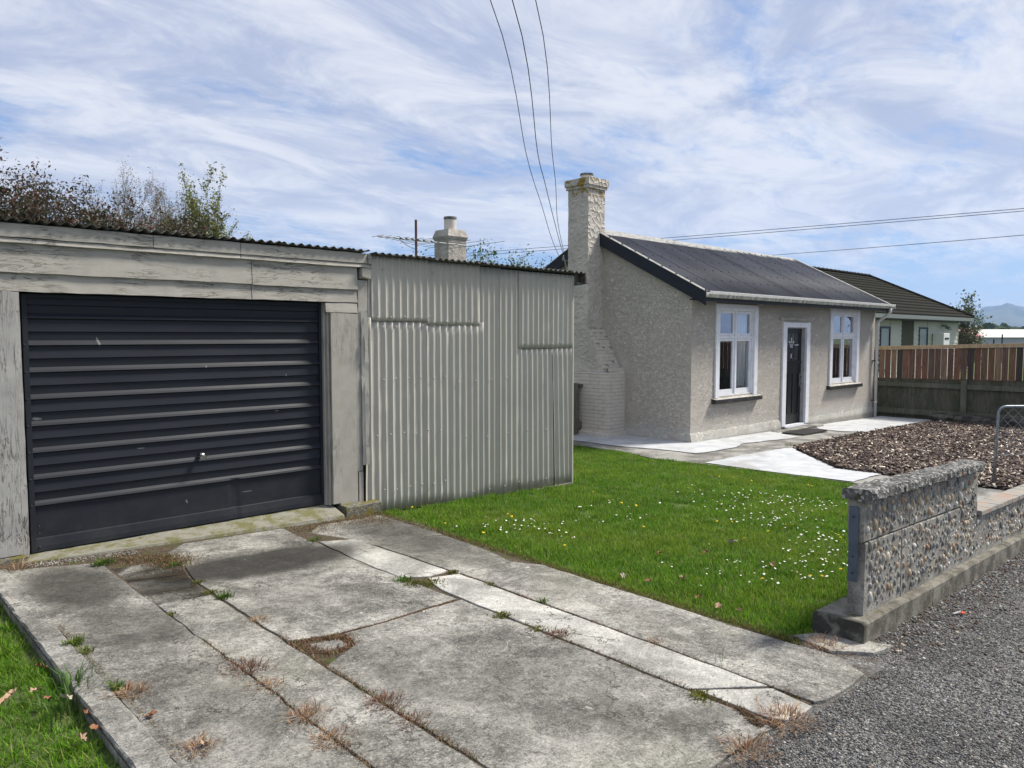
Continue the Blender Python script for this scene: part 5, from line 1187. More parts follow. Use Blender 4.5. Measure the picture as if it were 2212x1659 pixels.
# wood: individual crowns in a row
rndw = random.Random(5); ico = bv, bf
def crownmesh(cx, cy, z0, rx, h, seed, V_, F_, C_):
    bm = bmesh.new(); bmesh.ops.create_icosphere(bm, subdivisions=3, radius=1)
    for v in bm.verts:
        n_ = mnoise.fractal(v.co * 1.8 + Vector((seed, 0, 0)), .7, 2.2, 4); v.co *= 1 + .45 * n_
    k = len(V_)
    for v in bm.verts: V_.append((cx + v.co.x * rx, cy + v.co.y * rx, z0 + h * .5 + v.co.z * h * .5))
    for f in bm.faces: F_.append(tuple(k + v.index for v in f.verts))
    bm.free()
M_wood = mat('distant foliage', lambda s: dict(col=s.mix(s.noise(.5, 5, .7), (.018, .036, .018), (.06, .085, .035)), rough=.95, n=s.bump(s.noise(1.2, 5, .8), .6, 1.)))
V_, F_ = [], []
px = 1990
for i in range(34):
    px += rndw.uniform(8, 16); D = rndw.uniform(330, 420); top = rndw.choice((707, 705, 703, 708, 699, 706)); zt_ = fz(top, D); x, y, _ = at(px, D); crownmesh(x, y, -3, rndw.uniform(4, 7) , zt_ + 3, i * 3.1, V_, F_, None)
mb = MB(); mb.v = V_; mb.f = F_; tag(mb.build('wood', M_wood, None, fix=False), 'line of dark trees in front of the hills at the right', 'wood', kind='stuff')
# hills
def hill(name, D, prof, m, depth, n_=160, rough_=1.):
    mb = MB(); px0, px1 = prof[0][0], prof[-1][0]; rows = 14
    for r_ in range(rows + 1):
        t = r_ / rows
        for i in range(n_ + 1):
            px = px0 + (px1 - px0) * i / n_; k = max(j for j in range(len(prof)) if prof[j][0] <= px + 1e-6); k = min(k, len(prof) - 2); f = (px - prof[k][0]) / (prof[k + 1][0] - prof[k][0]); py = prof[k][1] + (prof[k + 1][1] - prof[k][1]) * f
            Z = fz(py, D + depth) - 1.65; x, y, _ = at(px, D + depth * t); s_ = math.sin(t * math.pi / 2); nz_ = mnoise.fractal(Vector((x * .0022, y * .0022, 1)), .8, 2.1, 5)
            mb.v.append((x, y, -4 + (Z + 5.6) * s_ + nz_ * Z * .22 * math.sin(t * math.pi) * rough_ + (mnoise.noise(Vector((px * .35, 0, 0))) * Z * .018 if r_ == rows else 0)))
    for r_ in range(rows):
        for i in range(n_): a = r_ * (n_ + 1) + i; mb.f.append((a, a + 1, a + n_ + 2, a + n_ + 1))
    o = mb.build(name, m, None, smooth=True, fix=False); return tag(o, kind='structure')
M_hill = mat('hill pasture and bush', lambda s: dict(col=s.mix(s.step(s.noise(.004, 6, .6), .42, .58), (.018, .030, .022), (.07, .078, .045)), rough=.95))
hill('hills', 3800, [(1500, 700), (1900, 695), (2040, 686), (2100, 679), (2122, 667), (2150, 664), (2160, 662), (2174, 655), (2184, 660), (2212, 665), (2300, 670), (2500, 676), (3200, 690)], M_hill, 1600)
hill('hills', 1700, [(1500, 715), (2000, 712), (2080, 706), (2150, 702), (2212, 706), (2300, 700), (2600, 706), (3200, 712)], M_hill, 500, rough_=.6)
hz = MB().box(-2600, 6200, -4200, 7000, -8, 330).build('haze', None, None); tag(hz, 'thin bluish air between the camera and the hills', 'haze', kind='stuff')
mh = bpy.data.materials.new('haze'); mh.use_nodes = True; th = mh.node_tree; th.nodes.remove(th.nodes['Principled BSDF'])
pvn = th.nodes.new('ShaderNodeVolumePrincipled'); pvn.inputs['Color'].default_value = (.42, .62, 1, 1); pvn.inputs['Density'].default_value = .00012; pvn.inputs['Anisotropy'].default_value = .2
th.links.new(pvn.outputs[0], th.nodes['Material Output'].inputs['Volume']); hz.data.materials.append(mh)

# ------------------------------------------------------------------ grass, bark chips, stones
def grass(name, n_, sampler, zoff, hmin, hmax, wd, cols, label, lean=.5, sub=1.):
    x, y, hs = sampler(n_); n_ = len(x) // 40 * 40; x, y, hs = x[:n_], y[:n_], hs[:n_]; z = gv(x) + zoff; h = rng.uniform(hmin, hmax, n_) * hs; a = rng.uniform(0, 2 * np.pi, n_); ln = rng.uniform(.1, 1, n_) * lean * h
    dx_, dy_ = np.cos(a), np.sin(a); px_, py_ = -dy_, dx_; w_ = wd * rng.uniform(.6, 1.3, n_)
    B = np.stack([x, y, z], -1); Dv = np.stack([dx_, dy_, 0 * x], -1); Pv = np.stack([px_, py_, 0 * x], -1) * w_[:, None]; U = np.array([0, 0, 1.])
    v0, v1 = B - Pv * .5, B + Pv * .5; m0 = B + Dv * (ln * .35)[:, None] + U * (h * .6)[:, None]; v2, v3 = m0 - Pv * .42, m0 + Pv * .42; v4 = B + Dv * ln[:, None] + U * (h)[:, None]
    V = np.stack([v0, v1, v2, v3, v4], 1).reshape(-1, 3); bi = (np.arange(n_) * 5)[:, None]
    F = np.concatenate([bi + np.array([[0, 1, 3]]), bi + np.array([[0, 3, 2]]), bi + np.array([[2, 3, 4]])])
    cc = np.array(cols); c_ = cc[rng.integers(0, len(cc), n_)]; 
    big_ = np.array([mnoise.noise(Vector((float(i) * .9, float(j) * .9, 2))) for i, j in zip(x[::40], y[::40])]); big_ = np.repeat(big_, 40)[:n_]
    t_ = np.clip(.5 + big_ * 1.1, 0, 1)[:, None]; c_ = c_ * (1 - t_) * np.array([.72, .85, .85]) + c_ * t_ * np.array([1.35, 1.12, 1.1]); c_ *= rng.uniform(.65, 1.3, (n_, 1)); fb = np.repeat(np.array([mnoise.noise(Vector((float(i) * 4.5, float(j) * 4.5, 8))) for i, j in zip(x[::40], y[::40])]), 40)[:n_]; c_ *= (1 + .60 * np.clip(fb, -.8, .8))[:, None]
    yl = np.clip(big_ * 1.4 + fb * .9 - .15 + .30 * np.exp(-((x - 6.3) ** 2 / 2.2 + (y - 2.7) ** 2 / .8)), 0, .65)[:, None]; c_ = c_ * (1 - yl) + np.array([.20, .26, .035]) * yl if name == 'grass' and sub == 1. else c_
    dry = rng.uniform(0, 1, n_) < .05; c_[dry] = np.array([.34, .30, .14])
    o = np_mesh(name, V, F, M_blade, np.repeat(c_, 5, 0)); return tag(o, label, 'grass', kind='stuff')
LG = [(.105, .245, .014), (.13, .28, .018), (.080, .19, .014), (.18, .32, .03), (.16, .26, .035), (.06, .15, .02)]
def patchy(x, y): return np.array([1 + .45 * mnoise.noise(Vector((a * 2.2, b * 2.2, 5))) for a, b in zip(x, y)])
def s_lawn(n_):
    # sort samples into blocks so neighbours share the low-frequency tint
    m_ = int(n_ / 40); cx = rng.uniform(4.0, 10.4, m_ * 3); cy = rng.uniform(1.8, 10, m_ * 3); d = np.hypot(cx, cy)
    keep = inpoly(cx, cy, lawn_poly) & (rng.uniform(0, 1, m_ * 3) < np.clip((5.0 / d) ** 1.1, .25, 1)) & ~((cx < 7.2) & (cy > 6.6)) & (cy < cx * 1.62 + .3); cx, cy = cx[keep][:m_], cy[keep][:m_]
    hs = np.repeat(patchy(cx, cy) * np.clip(.55 + .45 * (np.minimum(cx - 4.1, 1) * 3), .5, 1), 40); x = np.repeat(cx, 40) + rng.normal(0, .045, len(cx) * 40); y = np.repeat(cy, 40) + rng.normal(0, .045, len(cx) * 40)
    k = (x > 4.07 + .02 * np.sin(y * 9)) & (y > 1.90) & ((x < 10.25) | (y > 9)) & ~((y > 6.45) & (x < 7.2)); return x[k], y[k], hs[k]
grass('grass', 270000, s_lawn, -.02, .025, .052, .0042, LG, 'short green grass of the front lawn between shed, path and pebble wall', lean=1.0)
DG = [(.085, .21, .010), (.12, .27, .015), (.07, .165, .010), (.16, .28, .03)]
def s_verge(n_):
    m_ = n_ // 30; cx = rng.uniform(-.6, .83, m_); cy = rng.uniform(2.4, 6.2, m_); hs = np.repeat(patchy(cx, cy), 30); x = np.repeat(cx, 30) + rng.normal(0, .03, m_ * 30); y = np.repeat(cy, 30) + rng.normal(0, .03, m_ * 30); k = x < .835; return x[k], y[k], hs[k]
grass('grass', 66000, s_verge, -.085, .035, .075, .0055, DG, 'coarse green grass beside the kerb of the driveway', lean=1.2)
def s_edge(n_):
    y = rng.uniform(1.95, 6.4, n_); x = 4.10 + np.abs(rng.normal(0, .05, n_)) ; return x, y, np.ones(n_)
grass('grass', 5000, s_edge, -.01, .012, .03, .004, [(.20, .14, .07), (.13, .09, .04), (.10, .11, .03)], 'dry brown grass fringe along the edge of the driveway slabs', lean=1.2)
# bark chips
def chips(n_):
    x = rng.uniform(11.1, 21.1, n_ * 2); y = rng.uniform(1.9, 6.45, n_ * 2); d = np.hypot(x, y); k = inpoly(x, y, mulch_poly) & (rng.uniform(0, 1, n_ * 2) < np.clip(13 / d, .3, 1)); x, y = x[k][:n_], y[k][:n_]; n_ = len(x)
    box = [(-.5, -.5, -.5), (.5, -.4, -.5), (.4, .5, -.5), (-.4, .4, -.5), (-.5, -.3, .5), (.4, -.5, .5), (.5, .35, .5), (-.35, .5, .5)]
    q = [(0, 3, 2), (0, 2, 1), (4, 5, 6), (4, 6, 7), (0, 1, 5), (0, 5, 4), (1, 2, 6), (1, 6, 5), (2, 3, 7), (2, 7, 6), (3, 0, 4), (3, 4, 7)]
    pal = np.array([(.045, .028, .025), (.065, .042, .036), (.030, .020, .019), (.11, .078, .062), (.17, .125, .098), (.36, .295, .23), (.58, .52, .43)]); w_ = np.array([4, 5, 3, 4, 3.2, 2.2, 1.7]); c_ = pal[rng.choice(7, n_, p=w_ / w_.sum())] * rng.uniform(.75, 1.3, (n_, 1))
    S = np.stack([rng.uniform(.035, .13, n_), rng.uniform(.014, .040, n_), rng.uniform(.004, .011, n_)], -1)
    pos = np.stack([x, y, gv(x) + rng.uniform(.004, .045, n_)], -1)
    o = scatter('bark_chips', box, q, pos, rots(rng.uniform(0, 6.28, n_), rng.normal(0, .38, n_), rng.normal(0, .32, n_)), S, M_chip, c_); tag(o, 'dark brown bark chips with pale splinters covering the garden bed', 'bark mulch', kind='stuff')
chips(52000)
def stones(n_, samp, lo, hi, label, zo=-.012, pal=None, name='gravel'):
    x, y = samp(n_); n_ = len(x)
    oc = [(1, 0, 0), (-1, 0, 0), (0, 1, 0), (0, -1, 0), (0, 0, 1), (0, 0, -1)]; of = [(0, 2, 4), (2, 1, 4), (1, 3, 4), (3, 0, 4), (2, 0, 5), (1, 2, 5), (3, 1, 5), (0, 3, 5)]
    p_ = np.array(pal or [(.05, .05, .051), (.085, .085, .086), (.14, .14, .138), (.23, .228, .22), (.07, .065, .06), (.48, .47, .43), (.30, .25, .19)]); w_ = np.array([5, 6, 5, 3, 3, .5, .6][:len(p_)]); c_ = p_[rng.choice(len(p_), n_, p=w_ / w_.sum())] * rng.uniform(.8, 1.2, (n_, 1))
    r = lo + (hi - lo) * rng.beta(1.1, 5, n_); S = np.stack([r * rng.uniform(.8, 1.3, n_), r * rng.uniform(.6, 1, n_), r * rng.uniform(.35, .7, n_)], -1)
    o = scatter(name, oc, of, np.stack([x, y, gv(x) + zo + r * .2], -1), rots(rng.uniform(0, 6.28, n_), rng.normal(0, .3, n_), rng.normal(0, .3, n_)), S, M_stone, c_); return tag(o, label, 'gravel', kind='stuff')
def s_road(n_):
    x = rng.uniform(2.3, 11.5, n_ * 3); y = rng.uniform(.2, 1.69, n_ * 3); d = np.hypot(x, y); k = (rng.uniform(0, 1, n_ * 3) < np.clip((3 / d) ** 1.4, .1, 1)) & ((y < 1.5) | (x > 4.25)) & (y > x * .17); return x[k][:n_], y[k][:n_]
stones(90000, s_road, .0022, .015, 'small grey stones worked loose over the roadside asphalt')
def s_foot(n_):
    x = rng.uniform(4.4, 11.5, n_); y = 1.69 - np.abs(rng.normal(0, .20, n_)); return x, y
stones(9000, s_foot, .004, .026, 'coarser stones and bark bits gathered along the foot of the pebble wall', pal=[(.08, .082, .085), (.15, .15, .15), (.26, .26, .25), (.10, .055, .035), (.06, .035, .025), (.42, .36, .27), (.5, .5, .47)])
stones(1500, s_road, .005, .022, 'larger loose stones lying on the roadside asphalt', pal=[(.09, .09, .09), (.16, .16, .155), (.26, .255, .245), (.36, .35, .33), (.12, .08, .06), (.5, .48, .44), (.22, .18, .13)])
def s_sl(n_):
    x = rng.uniform(1.1, 1.85, n_); y = 6.28 + rng.normal(0, .05, n_) - (x - 1.1) * .05; return x, y
stones(700, s_sl, .004, .016, 'pale grit lying along the foot of the garage door', zo=-.006, pal=[(.20, .19, .17), (.35, .34, .31), (.12, .10, .08), (.08, .06, .05), (.3, .28, .24), (.5, .49, .45), (.2, .2, .2)])
def s_slab(n_): return rng.uniform(1.0, 4.0, n_), rng.uniform(1.6, 6.2, n_)
stones(420, s_slab, .002, .007, 'scattered dark grit lying on the driveway slabs', zo=.004, pal=[(.04, .04, .04), (.08, .08, .08), (.3, .29, .27), (.06, .05, .04), (.05, .05, .05), (.45, .44, .41), (.2, .2, .2)])

# debris and moss filling the open joints
def joint(n_, pts, label, cols, wd=.014, hmax=.022):
    P = np.array(pts); seg = rng.integers(0, len(P) - 1, n_); t = rng.uniform(0, 1, n_)[:, None]; q = P[seg] * (1 - t) + P[seg + 1] * t + rng.normal(0, wd, (n_, 2))
    return grass('joint_weeds', n_, lambda k: (q[:, 0], q[:, 1], np.ones(n_)), -.006, .006, hmax, .004, cols, label, lean=1.4)
BR = [(.16, .10, .065), (.24, .165, .11), (.10, .065, .045), (.30, .22, .15), (.09, .10, .03)]
joint(1500, [(1.53, 4.1), (1.53, 2.4)], 'dried brown weeds lying in the first joint of the driveway', BR, .012)
joint(1500, [(1.88, 3.9), (1.88, 2.2)], 'dried brown weeds lying in the second joint of the driveway', BR, .010)
joint(2200, [(3.09, 3.2), (3.10, 1.75), (3.02, 1.6)], 'reddish dried weeds lying in the third joint of the driveway', [(.17, .10, .08), (.13, .085, .065), (.24, .165, .12), (.09, .11, .03)], .011)
joint(900, [(3.44, 4.2), (3.44, 1.6)], 'thin dried weeds lying in the fourth joint of the driveway', BR, .006)
joint(1500, [(1.93, 3.77), (2.1, 3.70), (2.17, 3.66), (2.14, 3.55), (1.98, 3.50), (1.93, 3.6), (1.90, 3.78)], 'dried brown weeds ringing the broken triangular piece of slab', BR, .022)
joint(1500, [(2.0, 3.735), (2.5, 3.73), (3.05, 3.78)], 'sparse dried weeds in the cross joint of the wide slabs', BR, .006, .012)
joint(3200, [(1.6, 6.1), (1.9, 5.9), (2.0, 5.8), (1.9, 5.65)], 'moss and dead weeds on the bare soil in front of the garage door', BR + [(.07, .09, .02), (.05, .06, .02)], .09)
joint(3600, [(3.2, 6.1), (3.6, 6.3), (4.0, 6.25), (3.9, 6.0)], 'moss and dead weeds below the right door post', BR + [(.12, .12, .02), (.10, .10, .03)], .12, .016)
joint(2600, [(.99, 4.8), (1.0, 4.0), (1.02, 2.9)], 'dry bits lying along the inner edge of the kerb', BR + [(.05, .08, .015)], .010, .018)

# weed tufts
def tuft(x, y, n_, h, sp, cols, label, cat='weed', wd=.006, lean=1.0, dz=0., group=None, name='weed_tuft'):
    r = rng; q = r.normal(0, sp, (n_, 2)); a = np.arctan2(q[:, 1], q[:, 0]) + r.normal(0, .7, n_); hh = h * r.uniform(.4, 1, n_); ln = hh * lean * r.uniform(.2, 1, n_)
    B = np.stack([q[:, 0], q[:, 1], 0 * a], -1); D_ = np.stack([np.cos(a), np.sin(a), 0 * a], -1); Pv = np.stack([-np.sin(a), np.cos(a), 0 * a], -1) * (wd * r.uniform(.6, 1.3, n_))[:, None]; U = np.array([0, 0, 1.])
    m0 = B + D_ * (ln * .3)[:, None] + U * (hh * .65)[:, None]; tip = B + D_ * ln[:, None] + U * (hh * .9)[:, None]
    V = np.stack([B - Pv * .5, B + Pv * .5, m0 - Pv * .5, m0 + Pv * .5, tip], 1).reshape(-1, 3); bi = (np.arange(n_) * 5)[:, None]
    F = np.concatenate([bi + np.array([[0, 1, 3]]), bi + np.array([[0, 3, 2]]), bi + np.array([[2, 3, 4]])]); c_ = np.array(cols)[r.integers(0, len(cols), n_)] * r.uniform(.75, 1.25, (n_, 1))
    o = np_mesh(name, V, F, M_blade, np.repeat(c_, 5, 0)); o.location = (x, y, g(x) + dz); return tag(o, label, cat, group)
GW_ = [(.07, .13, .02), (.10, .17, .03), (.05, .09, .015)]; MO = [(.12, .13, .02), (.08, .10, .02), (.15, .14, .04)]
G_ = [((1.90, 5.15), 90, .014, .022, MO, 'small moss cushion in the second joint beside the oil stain'), ((1.54, 4.62), 90, .012, .02, MO, 'thin moss cushion in the first joint below the cross crack'), ((3.09, 3.05), 120, .013, .025, MO, 'moss cushion just above the reddish dead clump'), ((3.02, 4.22), 200, .02, .035, MO, 'dark moss filling the notch under the leafy green weed'),
      ((1.52, 5.98), 120, .05, .035, GW_, 'leafy green weed growing where the first joint meets the garage door'), ((1.93, 5.66), 60, .03, .03, GW_, 'small mossy green weed at the corner of the dark oil stain'),
      ((1.90, 4.72), 90, .045, .022, GW_, 'broad green weed in the second joint, nearer the stain'), ((1.88, 4.88), 110, .018, .03, MO, 'flat mossy strip beside the broad green weed in the second joint'),
      ((.985, 4.45), 110, .055, .022, [(.10, .16, .025), (.14, .18, .04)], 'bright green grass clump at the kerb, farther one'), ((.995, 4.30), 70, .045, .020, [(.10, .16, .025), (.20, .2, .08)], 'bright green grass clump at the kerb, just below the farther one'),
      ((3.02, 4.32), 130, .035, .030, GW_, 'leafy dark green weed at the upper end of the pale strip joint'), ((3.14, 4.16), 260, .016, .045, MO, 'mossy olive patch beside the leafy weed in the pale strip'),
      ((3.42, 4.27), 120, .020, .020, MO, 'small moss clump at the cross joint of the right-hand slabs'), ((3.44, 3.88), 120, .014, .020, MO, 'thin moss line in the rightmost joint'), ((3.46, 3.37), 40, .03, .014, GW_, 'tiny green sprout in the rightmost joint'),
      ((3.08, 3.36), 200, .018, .028, MO, 'olive moss strip halfway down the third joint'), ((1.005, 3.74), 50, .05, .018, GW_, 'green blades at the kerb above the dry clump'), ((3.06, 1.93), 170, .016, .03, [(.16, .17, .02), (.12, .13, .02)], 'yellow green moss at the corner of the lowest slab'),
      ((3.10, 5.72), 60, .03, .03, GW_, 'green weed at the top of the pale strip')]
for (x, y), n_, h, sp, cc, lb in G_: tuft(x, y, n_, h, sp, cc, lb, lean=1.1, group='weeds in the driveway')
D_L = [((1.55, 3.58), 240, .045, .045, 'largest straw-coloured dead tuft, in the first joint'), ((1.55, 3.34), 130, .03, .03, 'dead tuft just below the largest one in the first joint'), ((1.53, 2.95), 240, .035, .04, 'dead tuft low in the first joint near the bottom edge'), ((1.52, 2.70), 200, .035, .035, 'lowest dead tuft in the first joint'),
       ((1.87, 2.84), 260, .03, .042, 'dark brown dead clump in the second joint'), ((1.87, 2.62), 120, .03, .03, 'straw dead tuft below the dark brown clump in the second joint'), ((3.12, 2.92), 220, .028, .032, 'reddish dead clump in the third joint'), ((3.16, 1.55), 260, .06, .05, 'large dead grass tuft where the slabs meet the roadside'),
       ((2.78, 1.52), 200, .05, .045, 'dead grass tuft at the bottom corner of the lowest slab'), ((1.90, 4.20), 120, .03, .025, 'dead tuft high in the second joint'), ((3.48, 2.49), 60, .03, .02, 'small tan dead sprig beside the fourth joint'), ((1.03, 3.66), 200, .05, .035, 'straw dead clump spreading from the kerb'),
       ((4.18, 1.84), 200, .05, .05, 'dry grass tuft against the end of the pebble wall'), ((1.08, 2.97), 120, .05, .03, 'tangle of dead roots against the kerb near the bottom edge'), ((1.05, 6.22), 60, .09, .04, 'dead bent stalks beside the left door post')]
for (x, y), n_, h, sp, lb in D_L: tuft(x, y, n_, h * .72, sp * 1.15, [(.36, .24, .14), (.26, .15, .09), (.18, .09, .06), (.42, .31, .2)] if 'dark' not in lb and 'red' not in lb else [(.16, .08, .055), (.22, .12, .08), (.11, .06, .04)], lb, lean=2.6, wd=.0035, group='dead weed tufts on the driveway')
tuft(.86, 3.93, 46, .20, .03, [(.07, .14, .03), (.10, .18, .05)], 'tall grass tuft leaning over the kerb', 'grass tuft', wd=.006, lean=.8, dz=-.06)
tuft(.80, 3.80, 60, .16, .05, [(.06, .12, .025), (.09, .15, .04)], 'broad-bladed grass clump just below the tall tuft at the kerb', 'grass tuft', wd=.008, lean=1., dz=-.07)
tuft(3.50, 2.10, 5, .12, .02, [(.10, .15, .06)], 'two thin upright grass stalks growing from the right-hand slab', 'grass stalk', wd=.003, lean=.7)
tuft(12.95, 6.42, 26, .10, .03, GW_, 'small grass tuft at the left tip of the bark bed', 'grass tuft', wd=.005, lean=.7)

# dead leaves
def leafmesh(seed, m, s=1.):
    r = random.Random(seed); pts = []; n_ = 18
    for i in range(n_):
        t = i / n_ * 2 * math.pi; rad = (.026 + .006 * math.cos(t * 7 + seed) + .004 * math.cos(t * 3)) * r.uniform(.8, 1.15) * s; pts.append((math.cos(t) * rad * .75, math.sin(t) * rad * 1.2, 0))
    V = [(0, 0, .002)] + [(x, y, .9 * x * x / .03 * s + r.uniform(0, .016) * s) for x, y, _ in pts]; mb = MB(); mb.v = V; mb.f = [(0, 1 + i, 1 + (i + 1) % n_) for i in range(n_)]; me = mb.mesh('dead_leaf', m, smooth=False); return me
lm = [leafmesh(k, M_dleaf[k % 3]) for k in range(6)]
LV = [(.72, 3.99, 'tan dead leaf in the coarse grass, second from the left edge', 0), (.58, 3.97, 'tan curled dead leaf in the coarse grass near the left edge', 0), (.63, 4.02, 'small tan dead leaf touching its neighbour in the coarse grass', 3), (.79, 4.27, 'rust brown dead leaf below the kerb crack', 1), (.80, 3.82, 'pinkish dead leaf under the tall grass tuft', 2),
      (.74, 3.86, 'dark brown dead leaf below the tall grass tuft', 4), (.76, 3.38, 'pale dead leaf at the bottom of the coarse grass', 0), (.82, 3.42, 'brown dead leaf at the bottom beside the kerb', 4), (.50, 4.22, 'tan dead leaf cut by the left edge', 3), (.70, 4.92, 'pale dead leaf high in the coarse grass', 0), (.83, 3.60, 'brown dead leaf hidden against the kerb face', 1),
      (.66, 4.70, 'dark dead leaf in the coarse grass near the left edge', 1), (1.03, 3.36, 'reddish curled dead leaf caught at the kerb on the concrete', 4), (1.11, 2.97, 'small tan dead leaf on the concrete near the bottom edge', 0),
      (5.90, 3.42, 'large bleached dead leaf in the middle of the lawn', 2), (4.26, 2.57, 'upright pale dead leaf at the lawn edge', 0), (4.30, 2.43, 'tan dead leaf at the lawn edge near the wall', 3), (4.32, 2.75, 'brown dead leaf at the lawn edge', 1), (4.36, 3.19, 'red brown dead leaf in the lawn near the driveway', 1), (5.50, 2.83, 'tan dead leaf among the daisies near the wall', 3),
      (4.30, 3.38, 'small pale dead leaf at the lawn edge, farther up', 5), (5.06, 3.6, 'brown dead leaf half sunk in the lawn', 4), (5.41, 3.38, 'dark dead leaf half sunk in the lawn', 1), (4.6, 3.07, 'pale brown dead leaf in the lawn behind the edge', 0)]
for x, y, lb, k in LV:
    o = bpy.data.objects.new('dead_leaf', lm[k]); onl = x > 4.12; o.location = (x, y, g(x) + (.022 if onl else (.0 if x < .845 else .012))); s_ = 1.5 if 'large' in lb else random.uniform(.75, 1.05)
    o.scale = (s_, s_, s_); o.rotation_euler = (random.uniform(-.5, .5), random.uniform(-.5, .5), random.uniform(0, 6.28)); link(o); tag(o, lb, 'dead leaf', 'fallen leaves')

# daisies and dandelions
def flower(rad, petals, m, hh, dome):
    mb = MB(); mb.tube([(0, 0, 0), (.002, 0, hh)], .0012, 3, cap=False); ns = len(mb.f); b0 = len(mb.v); mb.v.append((.002, 0, hh + dome))
    for i in range(petals * 2): t = i * math.pi / petals; rr = rad * (1 if i % 2 else .72); mb.v.append((.002 + math.cos(t) * rr, math.sin(t) * rr, hh + dome * .5))
    for i in range(petals * 2): mb.f.append((b0, b0 + 1 + i, b0 + 1 + (i + 1) % (petals * 2)))
    nf = len(mb.f); mb.lathe(.002, 0, [(rad * .35, hh + dome * .8), (rad * .25, hh + dome * 1.5)], 6)
    me = mb.mesh('flower', M_stem); me.materials.append(m); me.materials.append(M_eye if m is M_daisy else m)
    mi = [0] * ns + [1] * (nf - ns) + [2] * (len(mb.f) - nf); me.polygons.foreach_set('material_index', mi); return me
dm1, dm2 = flower(.0085, 8, M_daisy, .042, .002), flower(.018, 10, M_dand, .050, .006)
DAIS = [(6.23, 5.16), (5.82, 4.68), (4.9, 4.54), (8.07, 4.94), (7.4, 4.34), (7.1, 3.85), (8.52, 4.37), (8.37, 4.0), (8.42, 3.73), (7.47, 3.68), (7.11, 3.75), (6.91, 3.13), (6.9, 2.98), (6.35, 2.82), (5.74, 2.73), (5.82, 2.61), (5.13, 3.08), (5.3, 2.68), (6.09, 2.52), (4.78, 5.23), (4.86, 5.01), (7.9, 4.1), (6.6, 2.7), (7.7, 4.6), (6.4, 2.45)]
rf = random.Random(3)
def dlabel(x, y):
    if x < 5.3 and y > 4.3: return 'white daisy in the scattered patch nearest the shed and driveway'
    if y > 4.6: return 'white daisy in the loose drift on the lawn in front of the shed'
    if x > 7.0: return 'white daisy in the wide drift across the far right half of the lawn'
    if x > 5.6: return 'white daisy in the dense drift beside the pebble wall'
    return 'white daisy in the sparse patch near the end of the pebble wall'
for i in range(296):
    cx, cy = rf.choice(DAIS); s_ = .16 + .028 * (cx - 4); x, y = cx + rf.gauss(0, s_), cy + rf.gauss(0, s_ * .8)
    if y < 1.98 or x < 4.2 or not inpoly(np.array([x]), np.array([y]), lawn_poly)[0]: continue
    o = bpy.data.objects.new('daisy', dm1); o.location = (x, y, g(x) - .012); k = rf.uniform(.8, 1.35) * (1.0 + .05 * (x - 4)); o.scale = (k, k, rf.uniform(.85, 1.15)); o.rotation_euler = (rf.gauss(-.1, .25), rf.gauss(-.15, .25), rf.uniform(0, 6)); link(o)
    lb = dlabel(x, y); tag(o, lb, 'daisy', {'n': 'daisies'}.get('n') + ' ' + lb.split(' daisy ')[1])
DAND = [(9.1, 5.51), (9.18, 5.08), (9.51, 4.43), (9.45, 4.36), (8.85, 4.21), (5.69, 4.25), (6.51, 3.94), (6.61, 3.87), (6.06, 3.42), (6.93, 3.44), (7.0, 3.04), (6.98, 3.40), (6.92, 2.93), (6.84, 2.89), (5.03, 2.66), (5.47, 2.44), (5.78, 2.41), (5.4, 2.48), (6.53, 3.41), (6.69, 5.73), (6.47, 5.13), (6.51, 4.97), (4.59, 4.23), (9.22, 5.35), (4.48, 6.25), (4.27, 5.46), (4.32, 4.97), (5.05, 5.42), (5.02, 5.33), (5.16, 5.16)]
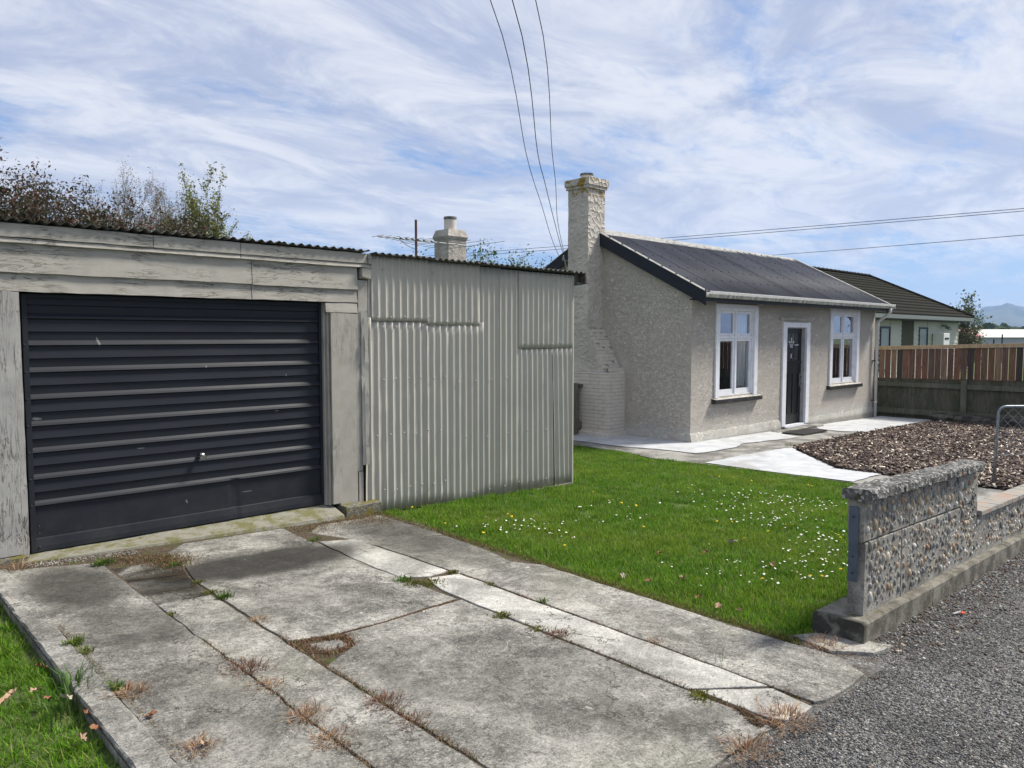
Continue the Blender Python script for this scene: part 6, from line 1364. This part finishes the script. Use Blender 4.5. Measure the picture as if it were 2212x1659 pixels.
for i, (x, y) in enumerate(DAND):
    o = bpy.data.objects.new('dandelion', dm2); o.location = (x, y, g(x) - .01); k = rf.uniform(.6, .95) * (1.35 if (x, y) == (5.03, 2.66) else 1); o.scale = (k, k, 1); o.rotation_euler = (rf.gauss(-.1, .25), rf.gauss(-.1, .25), rf.uniform(0, 6)); link(o)
    if (x, y) == (5.03, 2.66): tag(o, 'largest yellow dandelion, alone in the lawn near the driveway edge', 'dandelion', 'largest dandelion'); continue
    lb = 'yellow dandelion in the lawn beside the pebble wall' if y < 3.2 else ('yellow dandelion among the daisies in the middle right of the lawn' if y < 4.0 else ('yellow dandelion near the white path at the far side of the lawn' if x > 8 else 'yellow dandelion in the lawn in front of the iron shed'))
    tag(o, lb, 'dandelion', 'dandelions ' + lb.split('dandelion ')[1])
hx = [(math.cos(t) * .5, math.sin(t) * .5, 0.) for t in np.arange(0, 6.2, math.pi / 3)] + [(0, 0, .15)]
q_ = np.array(DAIS)[rng.integers(3, len(DAIS), 130)] + rng.normal(0, .26, (130, 2)); q_ = q_[inpoly(q_[:, 0], q_[:, 1], lawn_poly) & (q_[:, 1] > 2.0) & (q_[:, 0] > 4.3)]; k_ = len(q_)
o = scatter('daisies', hx, [(i, (i + 1) % 6, 6) for i in range(6)], np.stack([q_[:, 0], q_[:, 1], gv(q_[:, 0]) + rng.uniform(.018, .034, k_)], -1), rots(rng.uniform(0, 6, k_), rng.normal(0, .25, k_), rng.normal(-.15, .25, k_)), np.stack([rng.uniform(.013, .024, k_)] * 3, -1), M_stone, np.full((k_, 3), .78)); tag(o, 'smaller white daisies filling in between the larger ones on the lawn', 'daisies', kind='stuff')
# roadside litter
lt_ = thing('litter', 'scrap of orange and white plastic on the roadside gravel by the wall', 'litter', (5.45, 1.53, g(5.45)))
mb = MB(); mb.hexa([(5.40, 1.52, -.17), (5.52, 1.49, -.172), (5.53, 1.51, -.172), (5.41, 1.54, -.17), (5.40, 1.52, -.164), (5.52, 1.49, -.166), (5.53, 1.51, -.166), (5.41, 1.54, -.164)]); mb.build('white_strip', M_leadwhite, lt_)
MB().hexa([(5.47, 1.46, -.172), (5.52, 1.45, -.172), (5.525, 1.475, -.172), (5.475, 1.485, -.172), (5.47, 1.46, -.160), (5.52, 1.45, -.162), (5.525, 1.475, -.160), (5.475, 1.485, -.158)]).build('orange_scrap', mat('orange plastic', col=(.75, .10, .04), rough=.4), lt_)
lt_.scale = (.65, .65, .65)
